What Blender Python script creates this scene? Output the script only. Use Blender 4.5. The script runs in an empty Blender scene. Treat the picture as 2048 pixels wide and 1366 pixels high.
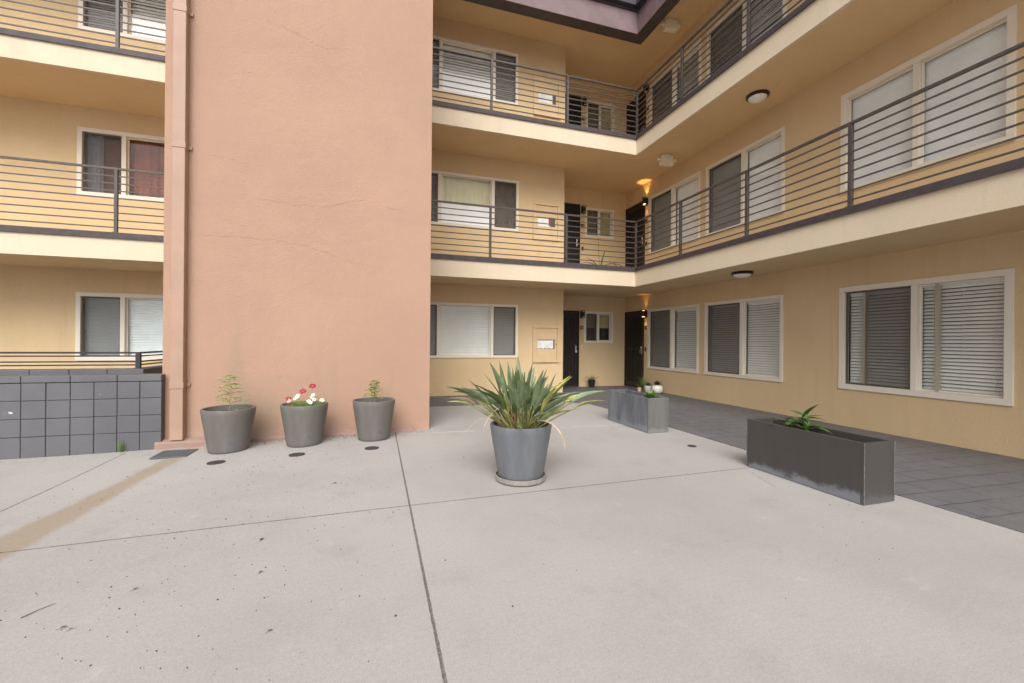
import bpy, bmesh, math, random
from mathutils import Vector, Matrix
random.seed(7)
S = bpy.context.scene
COL = S.collection
PI = math.pi

# ------------------------------------------------------------------ materials
class NT:
    """Small helper round a material node tree."""
    def __init__(s, name):
        s.m = bpy.data.materials.new(name); s.m.use_nodes = True
        s.t = s.m.node_tree; s.b = s.t.nodes['Principled BSDF']
        g = s.t.nodes.new('ShaderNodeNewGeometry'); s.pos = g.outputs['Position']
    def put(s, sock, v):
        if isinstance(v, bpy.types.NodeSocket): s.t.links.new(v, sock)
        elif isinstance(v, tuple) and len(v) == 3 and sock.type == 'RGBA': sock.default_value = (*v, 1)
        else: sock.default_value = v
    def math(s, op, a, b=0.0, c=0.0, clamp=False):
        n = s.t.nodes.new('ShaderNodeMath'); n.operation = op; n.use_clamp = clamp
        s.put(n.inputs[0], a); s.put(n.inputs[1], b); s.put(n.inputs[2], c); return n.outputs[0]
    def noise(s, scale, detail=3, rough=.55, vec=None, stretch=None):
        n = s.t.nodes.new('ShaderNodeTexNoise'); n.inputs['Scale'].default_value = scale
        n.inputs['Detail'].default_value = detail; n.inputs['Roughness'].default_value = rough
        v = vec or s.pos
        if stretch:
            mp = s.t.nodes.new('ShaderNodeMapping'); s.t.links.new(v, mp.inputs[0]); mp.inputs['Scale'].default_value = stretch; v = mp.outputs[0]
        s.t.links.new(v, n.inputs['Vector']); return n.outputs[0]
    def ramp(s, f, lo, hi):
        n = s.t.nodes.new('ShaderNodeMapRange'); n.interpolation_type = 'SMOOTHSTEP'
        s.put(n.inputs[0], f); n.inputs[1].default_value = lo; n.inputs[2].default_value = hi; return n.outputs[0]
    def mix(s, f, a, b):
        n = s.t.nodes.new('ShaderNodeMix'); n.data_type = 'RGBA'
        s.put(n.inputs[0], f); s.put(n.inputs[6], a); s.put(n.inputs[7], b); return n.outputs[2]
    def mul(s, c, f):
        n = s.t.nodes.new('ShaderNodeVectorMath'); n.operation = 'SCALE'
        s.put(n.inputs[0], c); s.put(n.inputs[3], f); return n.outputs[0]
    def xyz(s):
        n = s.t.nodes.new('ShaderNodeSeparateXYZ'); s.t.links.new(s.pos, n.inputs[0]); return n.outputs
    def bump(s, h, strength=.3, dist=.004):
        n = s.t.nodes.new('ShaderNodeBump'); n.inputs['Strength'].default_value = strength
        n.inputs['Distance'].default_value = dist; s.t.links.new(h, n.inputs['Height'])
        s.t.links.new(n.outputs[0], s.b.inputs['Normal'])
    def out(s, col, rough=.8, metal=0.0):
        s.put(s.b.inputs['Base Color'], col); s.put(s.b.inputs['Roughness'], rough)
        s.b.inputs['Metallic'].default_value = metal; return s.m

def simple(name, col, rough=.6, metal=0., var=.12, scale=6., bump=0., bscale=60.):
    n = NT(name); f = n.noise(scale, 4)
    c = n.mix(n.ramp(f, .3, .7), tuple(x*(1-var) for x in col), tuple(min(1, x*(1+var)) for x in col))
    if bump: n.bump(n.noise(bscale, 3), bump, .003)
    return n.out(c, rough, metal)

def stucco(name, col, dark, bstr=.75):
    n = NT(name)
    a = n.ramp(n.noise(.8, 5, .6), .32, .68); b = n.ramp(n.noise(2.2, 5, .6, stretch=(1, 1, .35)), .35, .75)
    c = n.mix(a, dark, col); c = n.mix(n.math('MULTIPLY', b, .35), c, tuple(x*.86 for x in col))
    fine = n.noise(70, 4, .6)
    drip = n.ramp(n.noise(6, 4, .6, stretch=(1, 1, .08)), .56, .75); c = n.mix(n.math('MULTIPLY', drip, .22), c, tuple(x*.72 for x in dark))
    c = n.mul(c, n.math('ADD', .90, n.math('MULTIPLY', fine, .20)))
    h = n.math('ADD', fine, n.math('MULTIPLY', n.noise(9, 4), .8))
    n.bump(h, bstr, .009); return n.out(c, .9)

M = {}
M['tan'] = stucco('tan_stucco', (.70, .525, .315), (.66, .49, .285))
M['kerb'] = stucco('kerb_paint', (.36, .24, .20), (.31, .21, .17))
M['cream'] = stucco('cream_stucco', (.71, .60, .45), (.67, .56, .41), .35)
M['salmon'] = stucco('salmon_stucco', (.62, .36, .245), (.575, .335, .23), .4)
def salmon_stained():
    n = NT('salmon_stucco_stained'); o = n.xyz()
    a = n.ramp(n.noise(.7, 5, .6), .3, .7); c = n.mix(a, (.398, .252, .180), (.436, .276, .197))
    st = n.noise(1.5, 3, .5, stretch=(1, 1, .16))
    low = n.ramp(o[2], 2.6, .9)
    c = n.mix(n.math('MULTIPLY', n.math('MULTIPLY', n.ramp(st, .45, .62), low), .8), c, (.325, .24, .165))
    hor = n.noise(1.2, 5, .6, stretch=(.35, 1, 2.2)); c = n.mix(n.math('MULTIPLY', n.ramp(hor, .5, .72), .22), c, (.35, .235, .172))
    wash = n.math('MULTIPLY', n.ramp(o[2], .22, .0), n.ramp(n.noise(5, 4), .3, .7)); c = n.mix(n.math('MULTIPLY', wash, .35), c, (.5, .36, .29))
    rx = n.math('ABSOLUTE', n.math('ADD', o[0], 2.22)); rust = n.math('MULTIPLY', n.ramp(rx, .22, .02), n.ramp(o[2], .10, -.02))
    c = n.mix(n.math('MULTIPLY', rust, n.ramp(n.noise(14, 4), .35, .6)), c, (.42, .17, .07))
    fine = n.noise(70, 4, .6); c = n.mul(c, n.math('ADD', .91, n.math('MULTIPLY', fine, .18)))
    n.bump(n.math('ADD', fine, n.math('MULTIPLY', n.noise(7, 4), 1.0)), .7, .009); return n.out(c, .9)
M['tower'] = salmon_stained()
M['salmon_metal'] = simple('salmon_painted_metal', (.39, .25, .182), .55, 0, .06, 3)
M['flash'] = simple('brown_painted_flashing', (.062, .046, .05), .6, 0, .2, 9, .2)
M['fascia'] = simple('brown_fascia_paint', (.20, .135, .14), .65, 0, .12, 4, .2)
M['gutter'] = simple('dark_gutter_paint', (.05, .042, .05), .45)
M['rail'] = simple('bronze_railing_paint', (.072, .058, .054), .45, 0, .2, 12)
M['rail_dark'] = simple('charcoal_railing_paint', (.035, .035, .04), .45)
M['frame'] = simple('cream_vinyl_frame', (.76, .70, .60), .5, 0, .015, 2)
M['stile'] = simple('tan_sash_stile', (.40, .36, .29), .5, 0, .02, 2)
M['sash'] = simple('dark_screen_channel', (.10, .085, .07), .5)
M['blind'] = simple('white_blind_slat', (.87, .87, .83), .55, 0, .03, 5)
M['shade'] = simple('pale_cellular_shade', (.87, .885, .89), .8, 0, .03, 5)
M['shade_blue'] = simple('blue_white_shade', (.80, .87, .90), .8, 0, .05, 3)
M['painted_reflection'] = simple('white_window_reflection', (.93, .93, .92), .7, 0, .02, 3)  # white that stands in for a bright reflection in the glass
M['curtain'] = simple('yellow_green_curtain', (.74, .70, .45), .9, 0, .05, 3)
M['curtain_red'] = simple('rust_red_curtain', (.25, .075, .045), .9, 0, .2, 5)
M['curtain_grey'] = simple('grey_blue_curtain', (.42, .46, .52), .9, 0, .15, 8)
M['curtain_taupe'] = simple('taupe_curtain', (.36, .30, .25), .9, 0, .15, 10)
M['shade_olive'] = simple('olive_shade', (.40, .36, .20), .85, 0, .08, 8)
M['dark'] = simple('black_card', (.012, .011, .011), .7)
M['room'] = simple('interior_plaster', (.35, .32, .28), .9)
M['door'] = simple('dark_brown_door', (.019, .013, .010), .4, 0, .3, 15, .15)
M['door_panel'] = simple('black_security_mesh', (.011, .009, .008), .55, 0, .3, 15)
M['chrome'] = simple('satin_nickel', (.75, .75, .74), .25, 1.)
M['bronze'] = simple('dark_bronze_metal', (.028, .02, .017), .4, .3)
M['dome'] = simple('white_glass_dome', (.86, .85, .80), .35)
M['cream_plastic'] = simple('cream_plastic', (.78, .72, .55), .45, 0, .04)
M['panel_tan'] = simple('tan_panel_paint', (.66, .48, .28), .55, 0, .05, 4)
M['paper'] = simple('torn_white_paper', (.80, .80, .78), .8, 0, .12, 8)
M['paper_red'] = simple('red_brown_sticker', (.35, .07, .05), .7)
M['numeral'] = simple('black_numeral', (.02, .018, .016), .4)
M['soil'] = simple('potting_soil', (.035, .026, .02), .95, 0, .5, 60, 1., 90)
M['white_pot'] = simple('white_ceramic', (.80, .78, .74), .3, 0, .03)
M['pink_pot'] = simple('pink_terracotta', (.70, .42, .34), .6)
M['black_pot'] = simple('black_plastic_pot', (.016, .016, .016), .4)
M['saucer'] = simple('grey_brown_saucer', (.31, .285, .255), .55, 0, .15, 20)
M['iron'] = simple('cast_iron', (.06, .06, .06), .55, .3, .3, 40, .4, 120)
M['grate'] = simple('grate_metal', (.13, .14, .155), .5, .3)
M['twig'] = simple('dry_twig', (.16, .10, .06), .9)
M['debris'] = simple('dark_leaf_litter', (.055, .045, .036), .95, 0, .5, 30)

def glass():
    m = bpy.data.materials.new('window_glass'); m.use_nodes = True; t = m.node_tree; t.nodes.clear()
    o = t.nodes.new('ShaderNodeOutputMaterial'); mx = t.nodes.new('ShaderNodeMixShader')
    tr = t.nodes.new('ShaderNodeBsdfTransparent'); gl = t.nodes.new('ShaderNodeBsdfGlossy'); fr = t.nodes.new('ShaderNodeLayerWeight'); pw = t.nodes.new('ShaderNodeMath'); pw.operation = 'POWER'; pw.inputs[1].default_value = 4.5; ma = t.nodes.new('ShaderNodeMath'); ma.operation = 'MULTIPLY_ADD'; ma.inputs[1].default_value = .8; ma.inputs[2].default_value = .045
    tr.inputs[0].default_value = (.985, .995, .99, 1); gl.inputs['Roughness'].default_value = .01; t.links.new(fr.outputs['Facing'], pw.inputs[0]); t.links.new(pw.outputs[0], ma.inputs[0])
    t.links.new(ma.outputs[0], mx.inputs[0]); t.links.new(tr.outputs[0], mx.inputs[1]); t.links.new(gl.outputs[0], mx.inputs[2])
    t.links.new(mx.outputs[0], o.inputs[0]); return m
M['glass'] = glass()
def screen():
    m = bpy.data.materials.new('insect_screen'); m.use_nodes = True; t = m.node_tree; t.nodes.clear()
    o = t.nodes.new('ShaderNodeOutputMaterial'); mx = t.nodes.new('ShaderNodeMixShader'); mx.inputs[0].default_value = .5
    tr = t.nodes.new('ShaderNodeBsdfTransparent'); df = t.nodes.new('ShaderNodeBsdfDiffuse'); df.inputs[0].default_value = (.125, .11, .10, 1)
    t.links.new(tr.outputs[0], mx.inputs[1]); t.links.new(df.outputs[0], mx.inputs[2]); t.links.new(mx.outputs[0], o.inputs[0]); return m
M['screen'] = screen()

def concrete():
    n = NT('broom_finished_concrete'); o = n.xyz(); x, y = o[0], o[1]
    c = n.mix(n.ramp(n.noise(.55, 5, .6), .3, .7), (.342, .326, .313), (.397, .379, .364))
    c = n.mix(n.math('MULTIPLY', n.ramp(n.noise(1.1, 4, .6), .5, .75), .5), c, (.375, .342, .325))
    c = n.mix(n.math('MULTIPLY', n.ramp(n.noise(2.6, 6, .65), .52, .75), .35), c, (.275, .26, .25))
    c = n.mix(n.math('MULTIPLY', n.ramp(n.noise(4.5, 6, .7), .6, .72), .3), c, (.50, .485, .47))
    broom = n.noise(16, 3, .6, stretch=(.25, 5, 1)); c = n.mul(c, n.math('ADD', .955, n.math('MULTIPLY', broom, .09)))
    gr = n.noise(150, 3, .75); c = n.mul(c, n.math('ADD', .58, n.math('MULTIPLY', gr, .84))); g2 = n.noise(48, 3, .7); c = n.mul(c, n.math('ADD', .86, n.math('MULTIPLY', g2, .28)))
    pits = n.ramp(n.noise(75, 2, .5), .70, .76); c = n.mix(n.math('MULTIPLY', pits, .5), c, (.2, .18, .16))
    # brown run-off stain leading from the drain grate
    w = n.math('MULTIPLY', n.math('SUBTRACT', n.noise(3.2, 5, .65), .5), .09)
    xl = n.math('ADD', -2.02, n.math('MULTIPLY', n.math('SUBTRACT', 5.3, y), -.02))
    d = n.math('ADD', n.math('ADD', n.math('ABSOLUTE', n.math('SUBTRACT', x, xl)), w), n.math('MULTIPLY', n.math('SUBTRACT', n.noise(26, 5, .75), .5), .07))
    wid = n.ramp(n.math('SUBTRACT', d, n.math('MULTIPLY', n.ramp(y, 4.6, 3.0), .05)), .125, .05)
    yr = n.math('MULTIPLY', n.ramp(y, 5.5, 5.2), n.ramp(y, 1.2, 3.0))
    st = n.math('MULTIPLY', n.math('MULTIPLY', wid, yr), n.math('ADD', .55, n.math('MULTIPLY', n.noise(40, 3), .5)))
    c = n.mix(n.math('MULTIPLY', st, .82), c, (.285, .215, .14))
    # rust bloom + grit at the foot of the tower
    grit = n.math('MULTIPLY', n.ramp(y, 5.3, 5.78), n.ramp(n.noise(45, 4, .7), .5, .66)); grit = n.math('MULTIPLY', grit, n.ramp(x, 1.2, .5))
    grit = n.math('MULTIPLY', grit, n.ramp(y, 6.2, 5.9))
    c = n.mix(n.math('MULTIPLY', grit, .7), c, (.19, .16, .13))
    rust = n.math('MULTIPLY', n.ramp(n.math('ABSOLUTE', n.math('ADD', x, 2.1)), .28, .03), n.math('MULTIPLY', n.ramp(y, 5.5, 5.75), n.ramp(y, 6.1, 5.9)))
    c = n.mix(n.math('MULTIPLY', rust, n.ramp(n.noise(12, 4), .4, .6)), c, (.42, .21, .12))
    # tooled joints (real grooves in the slab)
    wob = n.math('MULTIPLY', n.math('SUBTRACT', n.noise(22, 3), .5), .008)
    def line(e, half, rng=None):
        k = n.ramp(n.math('ADD', n.math('ABSOLUTE', e), wob), half*1.25, half*.7)
        return n.math('MULTIPLY', k, rng) if rng is not None else k
    j1 = line(n.math('SUBTRACT', x, n.math('ADD', .228, n.math('MULTIPLY', n.math('SUBTRACT', 3.2, y), .004))), .0068)
    j2 = line(n.math('SUBTRACT', y, n.math('ADD', 3.19, n.math('MULTIPLY', n.math('SUBTRACT', x, 0.2), .022))), .006, n.ramp(x, 3.7, 3.5))
    j3 = line(n.math('ADD', n.math('ADD', x, 2.63), n.math('MULTIPLY', n.math('SUBTRACT', 5.5, y), -.055)), .006)
    j = n.math('MAXIMUM', n.math('MAXIMUM', j1, j2), j3)
    jc = n.mix(n.ramp(n.noise(90, 3), .4, .65), (.07, .062, .05), (.20, .18, .15))
    c = n.mix(n.math('MULTIPLY', j, .9), c, jc)
    pale = line(n.math('SUBTRACT', y, n.math('ADD', 5.62, n.math('MULTIPLY', n.math('SUBTRACT', x, 1.0), -.06))), .03, n.math('MULTIPLY', n.ramp(x, .2, .6), n.ramp(n.noise(4), .35, .6)))
    c = n.mix(n.math('MULTIPLY', pale, .35), c, (.66, .63, .60))
    ck = n.math('MULTIPLY', n.ramp(n.math('ABSOLUTE', n.math('ADD', n.math('SUBTRACT', n.math('ADD', 3.135, n.math('MULTIPLY', n.math('SUBTRACT', x, 3.33), 2.6)), y), n.math('MULTIPLY', n.math('SUBTRACT', n.noise(7, 4), .5), .14))), .010, .004), n.math('MULTIPLY', n.ramp(y, 2.70, 2.76), n.ramp(y, 3.16, 3.12)))
    ck = n.math('MULTIPLY', ck, n.math('MULTIPLY', n.ramp(x, 2.9, 3.0), n.ramp(x, 3.6, 3.5))); c = n.mix(n.math('MULTIPLY', ck, .75), c, (.1, .09, .08))
    h = n.math('ADD', n.math('SUBTRACT', gr, n.math('MULTIPLY', j, 6.0)), n.math('MULTIPLY', broom, .7)); n.bump(h, .35, .002)
    return n.out(c, .85)
M['concrete'] = concrete()

def tile():
    n = NT('stamped_slate_paving')
    br = n.t.nodes.new('ShaderNodeTexBrick'); mp = n.t.nodes.new('ShaderNodeMapping')
    wv = n.t.nodes.new('ShaderNodeVectorMath'); wv.operation = 'ADD'
    nz = n.t.nodes.new('ShaderNodeTexNoise'); nz.inputs['Scale'].default_value = 5; n.t.links.new(n.pos, nz.inputs['Vector'])
    sc = n.t.nodes.new('ShaderNodeVectorMath'); sc.operation = 'SCALE'; sc.inputs[3].default_value = .03; n.t.links.new(nz.outputs['Color'], sc.inputs[0])
    n.t.links.new(n.pos, wv.inputs[0]); n.t.links.new(sc.outputs[0], wv.inputs[1]); n.t.links.new(wv.outputs[0], mp.inputs[0]); n.t.links.new(mp.outputs[0], br.inputs['Vector'])
    mp.inputs['Rotation'].default_value = (0, 0, .05)
    br.inputs['Scale'].default_value = 1; br.inputs['Brick Width'].default_value = .47; br.inputs['Row Height'].default_value = .23
    br.inputs['Mortar Size'].default_value = .007; br.inputs['Mortar Smooth'].default_value = .3; br.offset = .37; br.squash = .7; br.squash_frequency = 3
    br.inputs['Color1'].default_value = (.125, .126, .138, 1); br.inputs['Color2'].default_value = (.138, .137, .147, 1); br.inputs['Mortar'].default_value = (.07, .07, .075, 1)
    c = n.mix(n.math('MULTIPLY', n.ramp(n.noise(1.4, 6, .65), .4, .7), .6), br.outputs['Color'], (.17, .16, .157))
    c = n.mix(n.math('MULTIPLY', n.ramp(n.noise(9, 6, .7), .58, .7), .5), c, (.055, .054, .058))
    c = n.mix(n.math('MULTIPLY', n.ramp(n.noise(30, 4, .7), .62, .72), .35), c, (.2, .185, .17))
    h = n.math('SUBTRACT', n.math('MULTIPLY', n.noise(14, 6, .65), .8), n.math('MULTIPLY', br.outputs['Fac'], 1.2)); n.bump(h, .6, .008)
    return n.out(c, n.math('ADD', .42, n.math('MULTIPLY', n.noise(8, 4), .35)))
M['tile'] = tile()

def block():
    n = NT('painted_concrete_block')
    c = n.mix(n.ramp(n.noise(1.7, 5), .3, .7), (.102, .102, .112), (.125, .124, .134))
    c = n.mix(n.math('MULTIPLY', n.ramp(n.noise(3.3, 5, .7), .63, .72), .35), c, (.2, .2, .22))
    c = n.mix(n.ramp(n.noise(7, 2), .77, .79), c, (.6, .6, .58))
    n.bump(n.math('ADD', n.noise(26, 5, .7), n.math('MULTIPLY', n.noise(120, 3), .4)), .5, .006); return n.out(c, .6)
M['block'] = block()
M['mortar'] = simple('block_mortar', (.085, .082, .088), .9, 0, .3, 20, .5)

def potmat(name, a, b, streak, rough=.42, amt=.5):
    n = NT(name); tc = n.t.nodes.new('ShaderNodeTexCoord'); v = tc.outputs['Object']
    s = n.noise(9, 5, .65, vec=v, stretch=(1, 1, .12)); c = n.mix(n.ramp(s, .35, .65), a, b)
    p = n.noise(3, 6, .7, vec=v); c = n.mix(n.math('MULTIPLY', n.ramp(p, .52, .7), amt), c, streak)
    n.bump(n.noise(90, 3, vec=v), .12, .002); return n.out(c, n.math('ADD', rough, n.math('MULTIPLY', p, .2)))
M['pot'] = potmat('weathered_grey_pot', (.132, .121, .111), (.155, .144, .135), (.18, .19, .21))
M['pot_blue'] = potmat('weathered_blue_grey_pot', (.125, .132, .145), (.155, .165, .18), (.135, .128, .118))
def planter(name, a, b, chalk, amt):
    n = NT(name); tc = n.t.nodes.new('ShaderNodeTexCoord'); v = tc.outputs['Object']
    sp = n.t.nodes.new('ShaderNodeSeparateXYZ'); n.t.links.new(v, sp.inputs[0])
    s = n.noise(7, 5, .65, vec=v, stretch=(1, 1, .15)); c = n.mix(n.ramp(s, .35, .68), a, b)
    lowz = n.math('ADD', sp.outputs[2], n.math('MULTIPLY', n.math('SUBTRACT', n.noise(5, 6, .75, vec=v), .5), .26))
    c = n.mix(n.math('MULTIPLY', n.ramp(lowz, .085, .02), amt), c, chalk)
    c = n.mix(n.math('MULTIPLY', n.ramp(n.noise(11, 3, .5, vec=v), .73, .77), .6), c, (.42, .42, .42))
    n.bump(n.noise(60, 3, vec=v), .08, .002); return n.out(c, .42)
M['zinc'] = planter('zinc_streaked_planter', (.105, .118, .138), (.20, .217, .24), (.26, .285, .32), .55)
M['zinc_side'] = planter('zinc_planter_end', (.118, .116, .113), (.152, .149, .144), (.27, .27, .26), .4)
M['charcoal'] = planter('charcoal_planter', (.058, .054, .051), (.066, .061, .058), (.24, .26, .30), .75)
M['charcoal_end'] = planter('charcoal_planter_end', (.058, .054, .051), (.066, .061, .058), (.2, .21, .23), .18)
M['edge'] = simple('worn_planter_edge', (.16, .16, .165), .5, 0, .4, 20)

def leaf(name, col, col2, rough=.45):
    n = NT(name); c = n.mix(n.ramp(n.noise(14, 3), .35, .65), col, col2); c = n.mix(n.ramp(n.noise(60, 3), .62, .7), c, tuple(x*.7 for x in col))
    n.b.inputs['Subsurface Weight'].default_value = 0; return n.out(c, rough)
M['leaf_g'] = leaf('strelitzia_leaf', (.15, .20, .10), (.225, .275, .15))
M['leaf_d'] = leaf('strelitzia_leaf_dark', (.075, .125, .04), (.13, .19, .07))
M['leaf_y'] = leaf('yellowing_leaf', (.42, .40, .09), (.24, .28, .08))
M['leaf_b'] = leaf('dry_leaf', (.42, .31, .20), (.52, .42, .29), .8)
M['stem_g'] = leaf('leaf_stalk', (.22, .25, .09), (.30, .27, .10))
M['stem_b'] = leaf('brown_leaf_sheath', (.20, .09, .045), (.30, .16, .08), .8)
M['sprig'] = leaf('light_green_leaf', (.23, .36, .07), (.36, .46, .12))
M['sprig_d'] = leaf('mid_green_leaf', (.10, .17, .04), (.16, .23, .06))
M['plant_d'] = leaf('glossy_dark_leaf', (.035, .095, .02), (.07, .16, .035), .35)
M['succ'] = leaf('grey_green_succulent', (.10, .14, .11), (.15, .2, .16))
M['succ_p'] = leaf('plum_succulent', (.06, .025, .03), (.10, .05, .045))
M['maroon'] = leaf('maroon_petal', (.27, .004, .03), (.36, .008, .045))
M['pink'] = leaf('pink_petal', (.72, .35, .45), (.8, .5, .58))
M['petal_w'] = leaf('white_petal', (.82, .78, .77), (.86, .83, .83))
M['grass'] = leaf('grass_blade', (.10, .2, .04), (.2, .3, .07))
def lampmat():
    m = bpy.data.materials.new('lit_bulb'); m.use_nodes = True; b = m.node_tree.nodes['Principled BSDF']
    b.inputs['Base Color'].default_value = (1, .8, .55, 1); b.inputs['Emission Color'].default_value = (1, .62, .28, 1); b.inputs['Emission Strength'].default_value = 4; return m
M['bulb'] = lampmat()

# ------------------------------------------------------------------ mesh building
class MB:
    def __init__(s, T=None): s.bm = bmesh.new(); s.T = T or (lambda a, b, c: (a, b, c)); s.mi = 0
    def v(s, p): return s.bm.verts.new(s.T(*p))
    def face(s, pts):
        try: f = s.bm.faces.new([s.v(p) for p in pts]); f.material_index = s.mi; return f
        except ValueError: return None
    def fv(s, vs):
        try: f = s.bm.faces.new(vs); f.material_index = s.mi; return f
        except ValueError: return None
    def box(s, x0, x1, y0, y1, z0, z1, bev=0):
        vs = [s.v((x, y, z)) for x in (x0, x1) for y in (y0, y1) for z in (z0, z1)]
        fs = [s.fv([vs[i] for i in q]) for q in ((0, 1, 3, 2), (4, 6, 7, 5), (0, 4, 5, 1), (2, 3, 7, 6), (0, 2, 6, 4), (1, 5, 7, 3))]
        if bev:
            es = {e for f in fs for e in f.edges}
            bmesh.ops.bevel(s.bm, geom=list(es), offset=bev, segments=2, affect='EDGES', profile=.5)
    def prism(s, poly, z0, z1):
        a = [s.v((p[0], p[1], z0)) for p in poly]; b = [s.v((p[0], p[1], z1)) for p in poly]; k = len(poly)
        s.fv(a[::-1]); s.fv(b)
        for i in range(k): s.fv([a[i], a[(i+1) % k], b[(i+1) % k], b[i]])
    def lathe(s, prof, c=(0, 0, 0), seg=32, close=False):
        rings = []
        for r, z in prof:
            if r < 1e-5: rings.append([s.v((c[0], c[1], c[2]+z))])
            else: rings.append([s.v((c[0]+r*math.cos(2*PI*i/seg), c[1]+r*math.sin(2*PI*i/seg), c[2]+z)) for i in range(seg)])
        for A, B in zip(rings, rings[1:]):
            for i in range(seg):
                j = (i+1) % seg
                if len(A) == 1 and len(B) > 1: s.fv([A[0], B[i], B[j]])
                elif len(B) == 1 and len(A) > 1: s.fv([A[i], A[j], B[0]])
                elif len(A) > 1: s.fv([A[i], A[j], B[j], B[i]])
    def tube(s, pts, r0, r1=None, seg=6):
        r1 = r0 if r1 is None else r1; pts = [Vector(p) for p in pts]; rings = []; k = len(pts)
        for i, p in enumerate(pts):
            d = (pts[min(i+1, k-1)]-pts[max(i-1, 0)]).normalized()
            u = d.cross(Vector((0, 0, 1)) if abs(d.z) < .9 else Vector((1, 0, 0))).normalized(); w = d.cross(u); r = r0+(r1-r0)*i/(k-1)
            rings.append([s.v(p+u*r*math.cos(2*PI*j/seg)+w*r*math.sin(2*PI*j/seg)) for j in range(seg)])
        for A, B in zip(rings, rings[1:]):
            for j in range(seg): s.fv([A[j], A[(j+1) % seg], B[(j+1) % seg], B[j]])
        s.fv(rings[0][::-1]); s.fv(rings[-1])
    def blade(s, pts, width, fold=.35, up=Vector((0, 0, 1)), prof=None, base=0.0):
        """A leaf along pts with a raised V fold; widths follow a lance profile."""
        pts = [Vector(p) for p in pts]; k = len(pts); L = []; C = []; R = []
        for i, p in enumerate(pts):
            t = i/(k-1); d = (pts[min(i+1, k-1)]-pts[max(i-1, 0)]).normalized()
            side = d.cross(up); side = side.normalized() if side.length > 1e-3 else Vector((1, 0, 0)); nrm = side.cross(d)
            w = width*.5*((prof(t)) if prof else (base+(1-base)*math.sin(PI*min(1, t**.8)))) + 1e-4
            C.append(s.v(p)); L.append(s.v(p-side*w+nrm*w*fold)); R.append(s.v(p+side*w+nrm*w*fold))
        for i in range(k-1):
            s.fv([L[i], C[i], C[i+1], L[i+1]]); s.fv([C[i], R[i], R[i+1], C[i+1]])
    def build(s, name, mats, parent=None, smooth=False, recalc=True, loc=None, dbl=False):
        if dbl: bmesh.ops.remove_doubles(s.bm, verts=s.bm.verts, dist=1e-4)
        if recalc: bmesh.ops.recalc_face_normals(s.bm, faces=s.bm.faces)
        me = bpy.data.meshes.new(name); s.bm.to_mesh(me); s.bm.free()
        for m in (mats if isinstance(mats, (list, tuple)) else [mats]): me.materials.append(m)
        if smooth:
            for p in me.polygons: p.use_smooth = True
        o = bpy.data.objects.new(name, me); COL.objects.link(o)
        if parent: o.parent = parent
        if loc: o.location = loc
        return o
def smooth_angle(o, ang=40):
    me = o.data
    bm = bmesh.new(); bm.from_mesh(me)
    for e in bm.edges:
        if len(e.link_faces) == 2 and e.calc_face_angle(0) > math.radians(ang): e.smooth = False
    bm.to_mesh(me); bm.free()
    for p in me.polygons: p.use_smooth = True
    return o
def tag(o, label, cat, group=None, kind=None):
    if label: o['label'] = label
    if cat: o['category'] = cat
    if group: o['group'] = group
    if kind: o['kind'] = kind
    return o
def thing(name, label, cat, loc=(0, 0, 0), group=None):
    o = bpy.data.objects.new(name, None); COL.objects.link(o); o.location = loc; o.empty_display_size = .1
    return tag(o, label, cat, group)
def copy_thing(root, loc, label, rz=None, group=None):
    r = root.copy(); COL.objects.link(r); r.location = loc; r['label'] = label
    if rz is not None: r.rotation_euler = (0, 0, rz)
    for ch in list(root.children):
        c = ch.copy(); COL.objects.link(c); c.parent = r
        for g in list(ch.children):
            d = g.copy(); COL.objects.link(d); d.parent = c
    return r

# ------------------------------------------------------------------ setting: ground
def dip(x, y):
    a = min(1, max(0, (.4-x)/4.2)); a = a*a*(3-2*a); b = min(1, max(0, (y-2.2)/3.0)); b = b*b*(3-2*b)
    return -.075*a*b
g = MB()
xs = [-40, -20, -9]+[-8+.4*i for i in range(22)]+[.8, 2, 4, 8, 20, 40]; ys = [-40, -10, -2]+[0+.4*i for i in range(20)]+[9, 14, 40]
vv = [[g.v((x, y, dip(x, y))) for y in ys] for x in xs]
for i in range(len(xs)-1):
    for j in range(len(ys)-1): g.fv([vv[i][j], vv[i+1][j], vv[i+1][j+1], vv[i][j+1]])
gr = g.build('courtyard_pavement', M['concrete'], smooth=True); tag(gr, None, None, kind='structure')
p = MB(); p.prism([(.5, 7.85), (3.55, 7.83), (3.93, 7.45), (3.96, 6.6), (3.96, -4), (6.9, -4), (6.9, 10.8), (4.0, 10.8), (4.0, 9.8), (.5, 9.8)], -.05, .006)
tag(p.build('walkway', M['tile']), None, None, kind='structure')

# ------------------------------------------------------------------ building
XW, YW, YR, XC = 6.53, 9.3, 10.4, 4.17       # right wall, back wall, recess back wall, block corner
XE, YE = 5.35, 8.13                            # corridor edges
FL = [0.0, 2.85, 5.73]; CE = [2.43, 5.31, 8.19]
BLD = thing('apartment_building', 'three-storey tan stucco apartment building with two railed open corridors turning a corner', 'building', (XC, YW, 0))
OFF = BLD.location.copy()
def into(root):                                # parts keep world coordinates
    return lambda o: (setattr(o, 'parent', root), setattr(o, 'matrix_parent_inverse', Matrix.Translation(-root.location)), o)[2]
def part(mb, name, mat, root, **k): return into(root)(mb.build(name, mat, **k))

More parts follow.
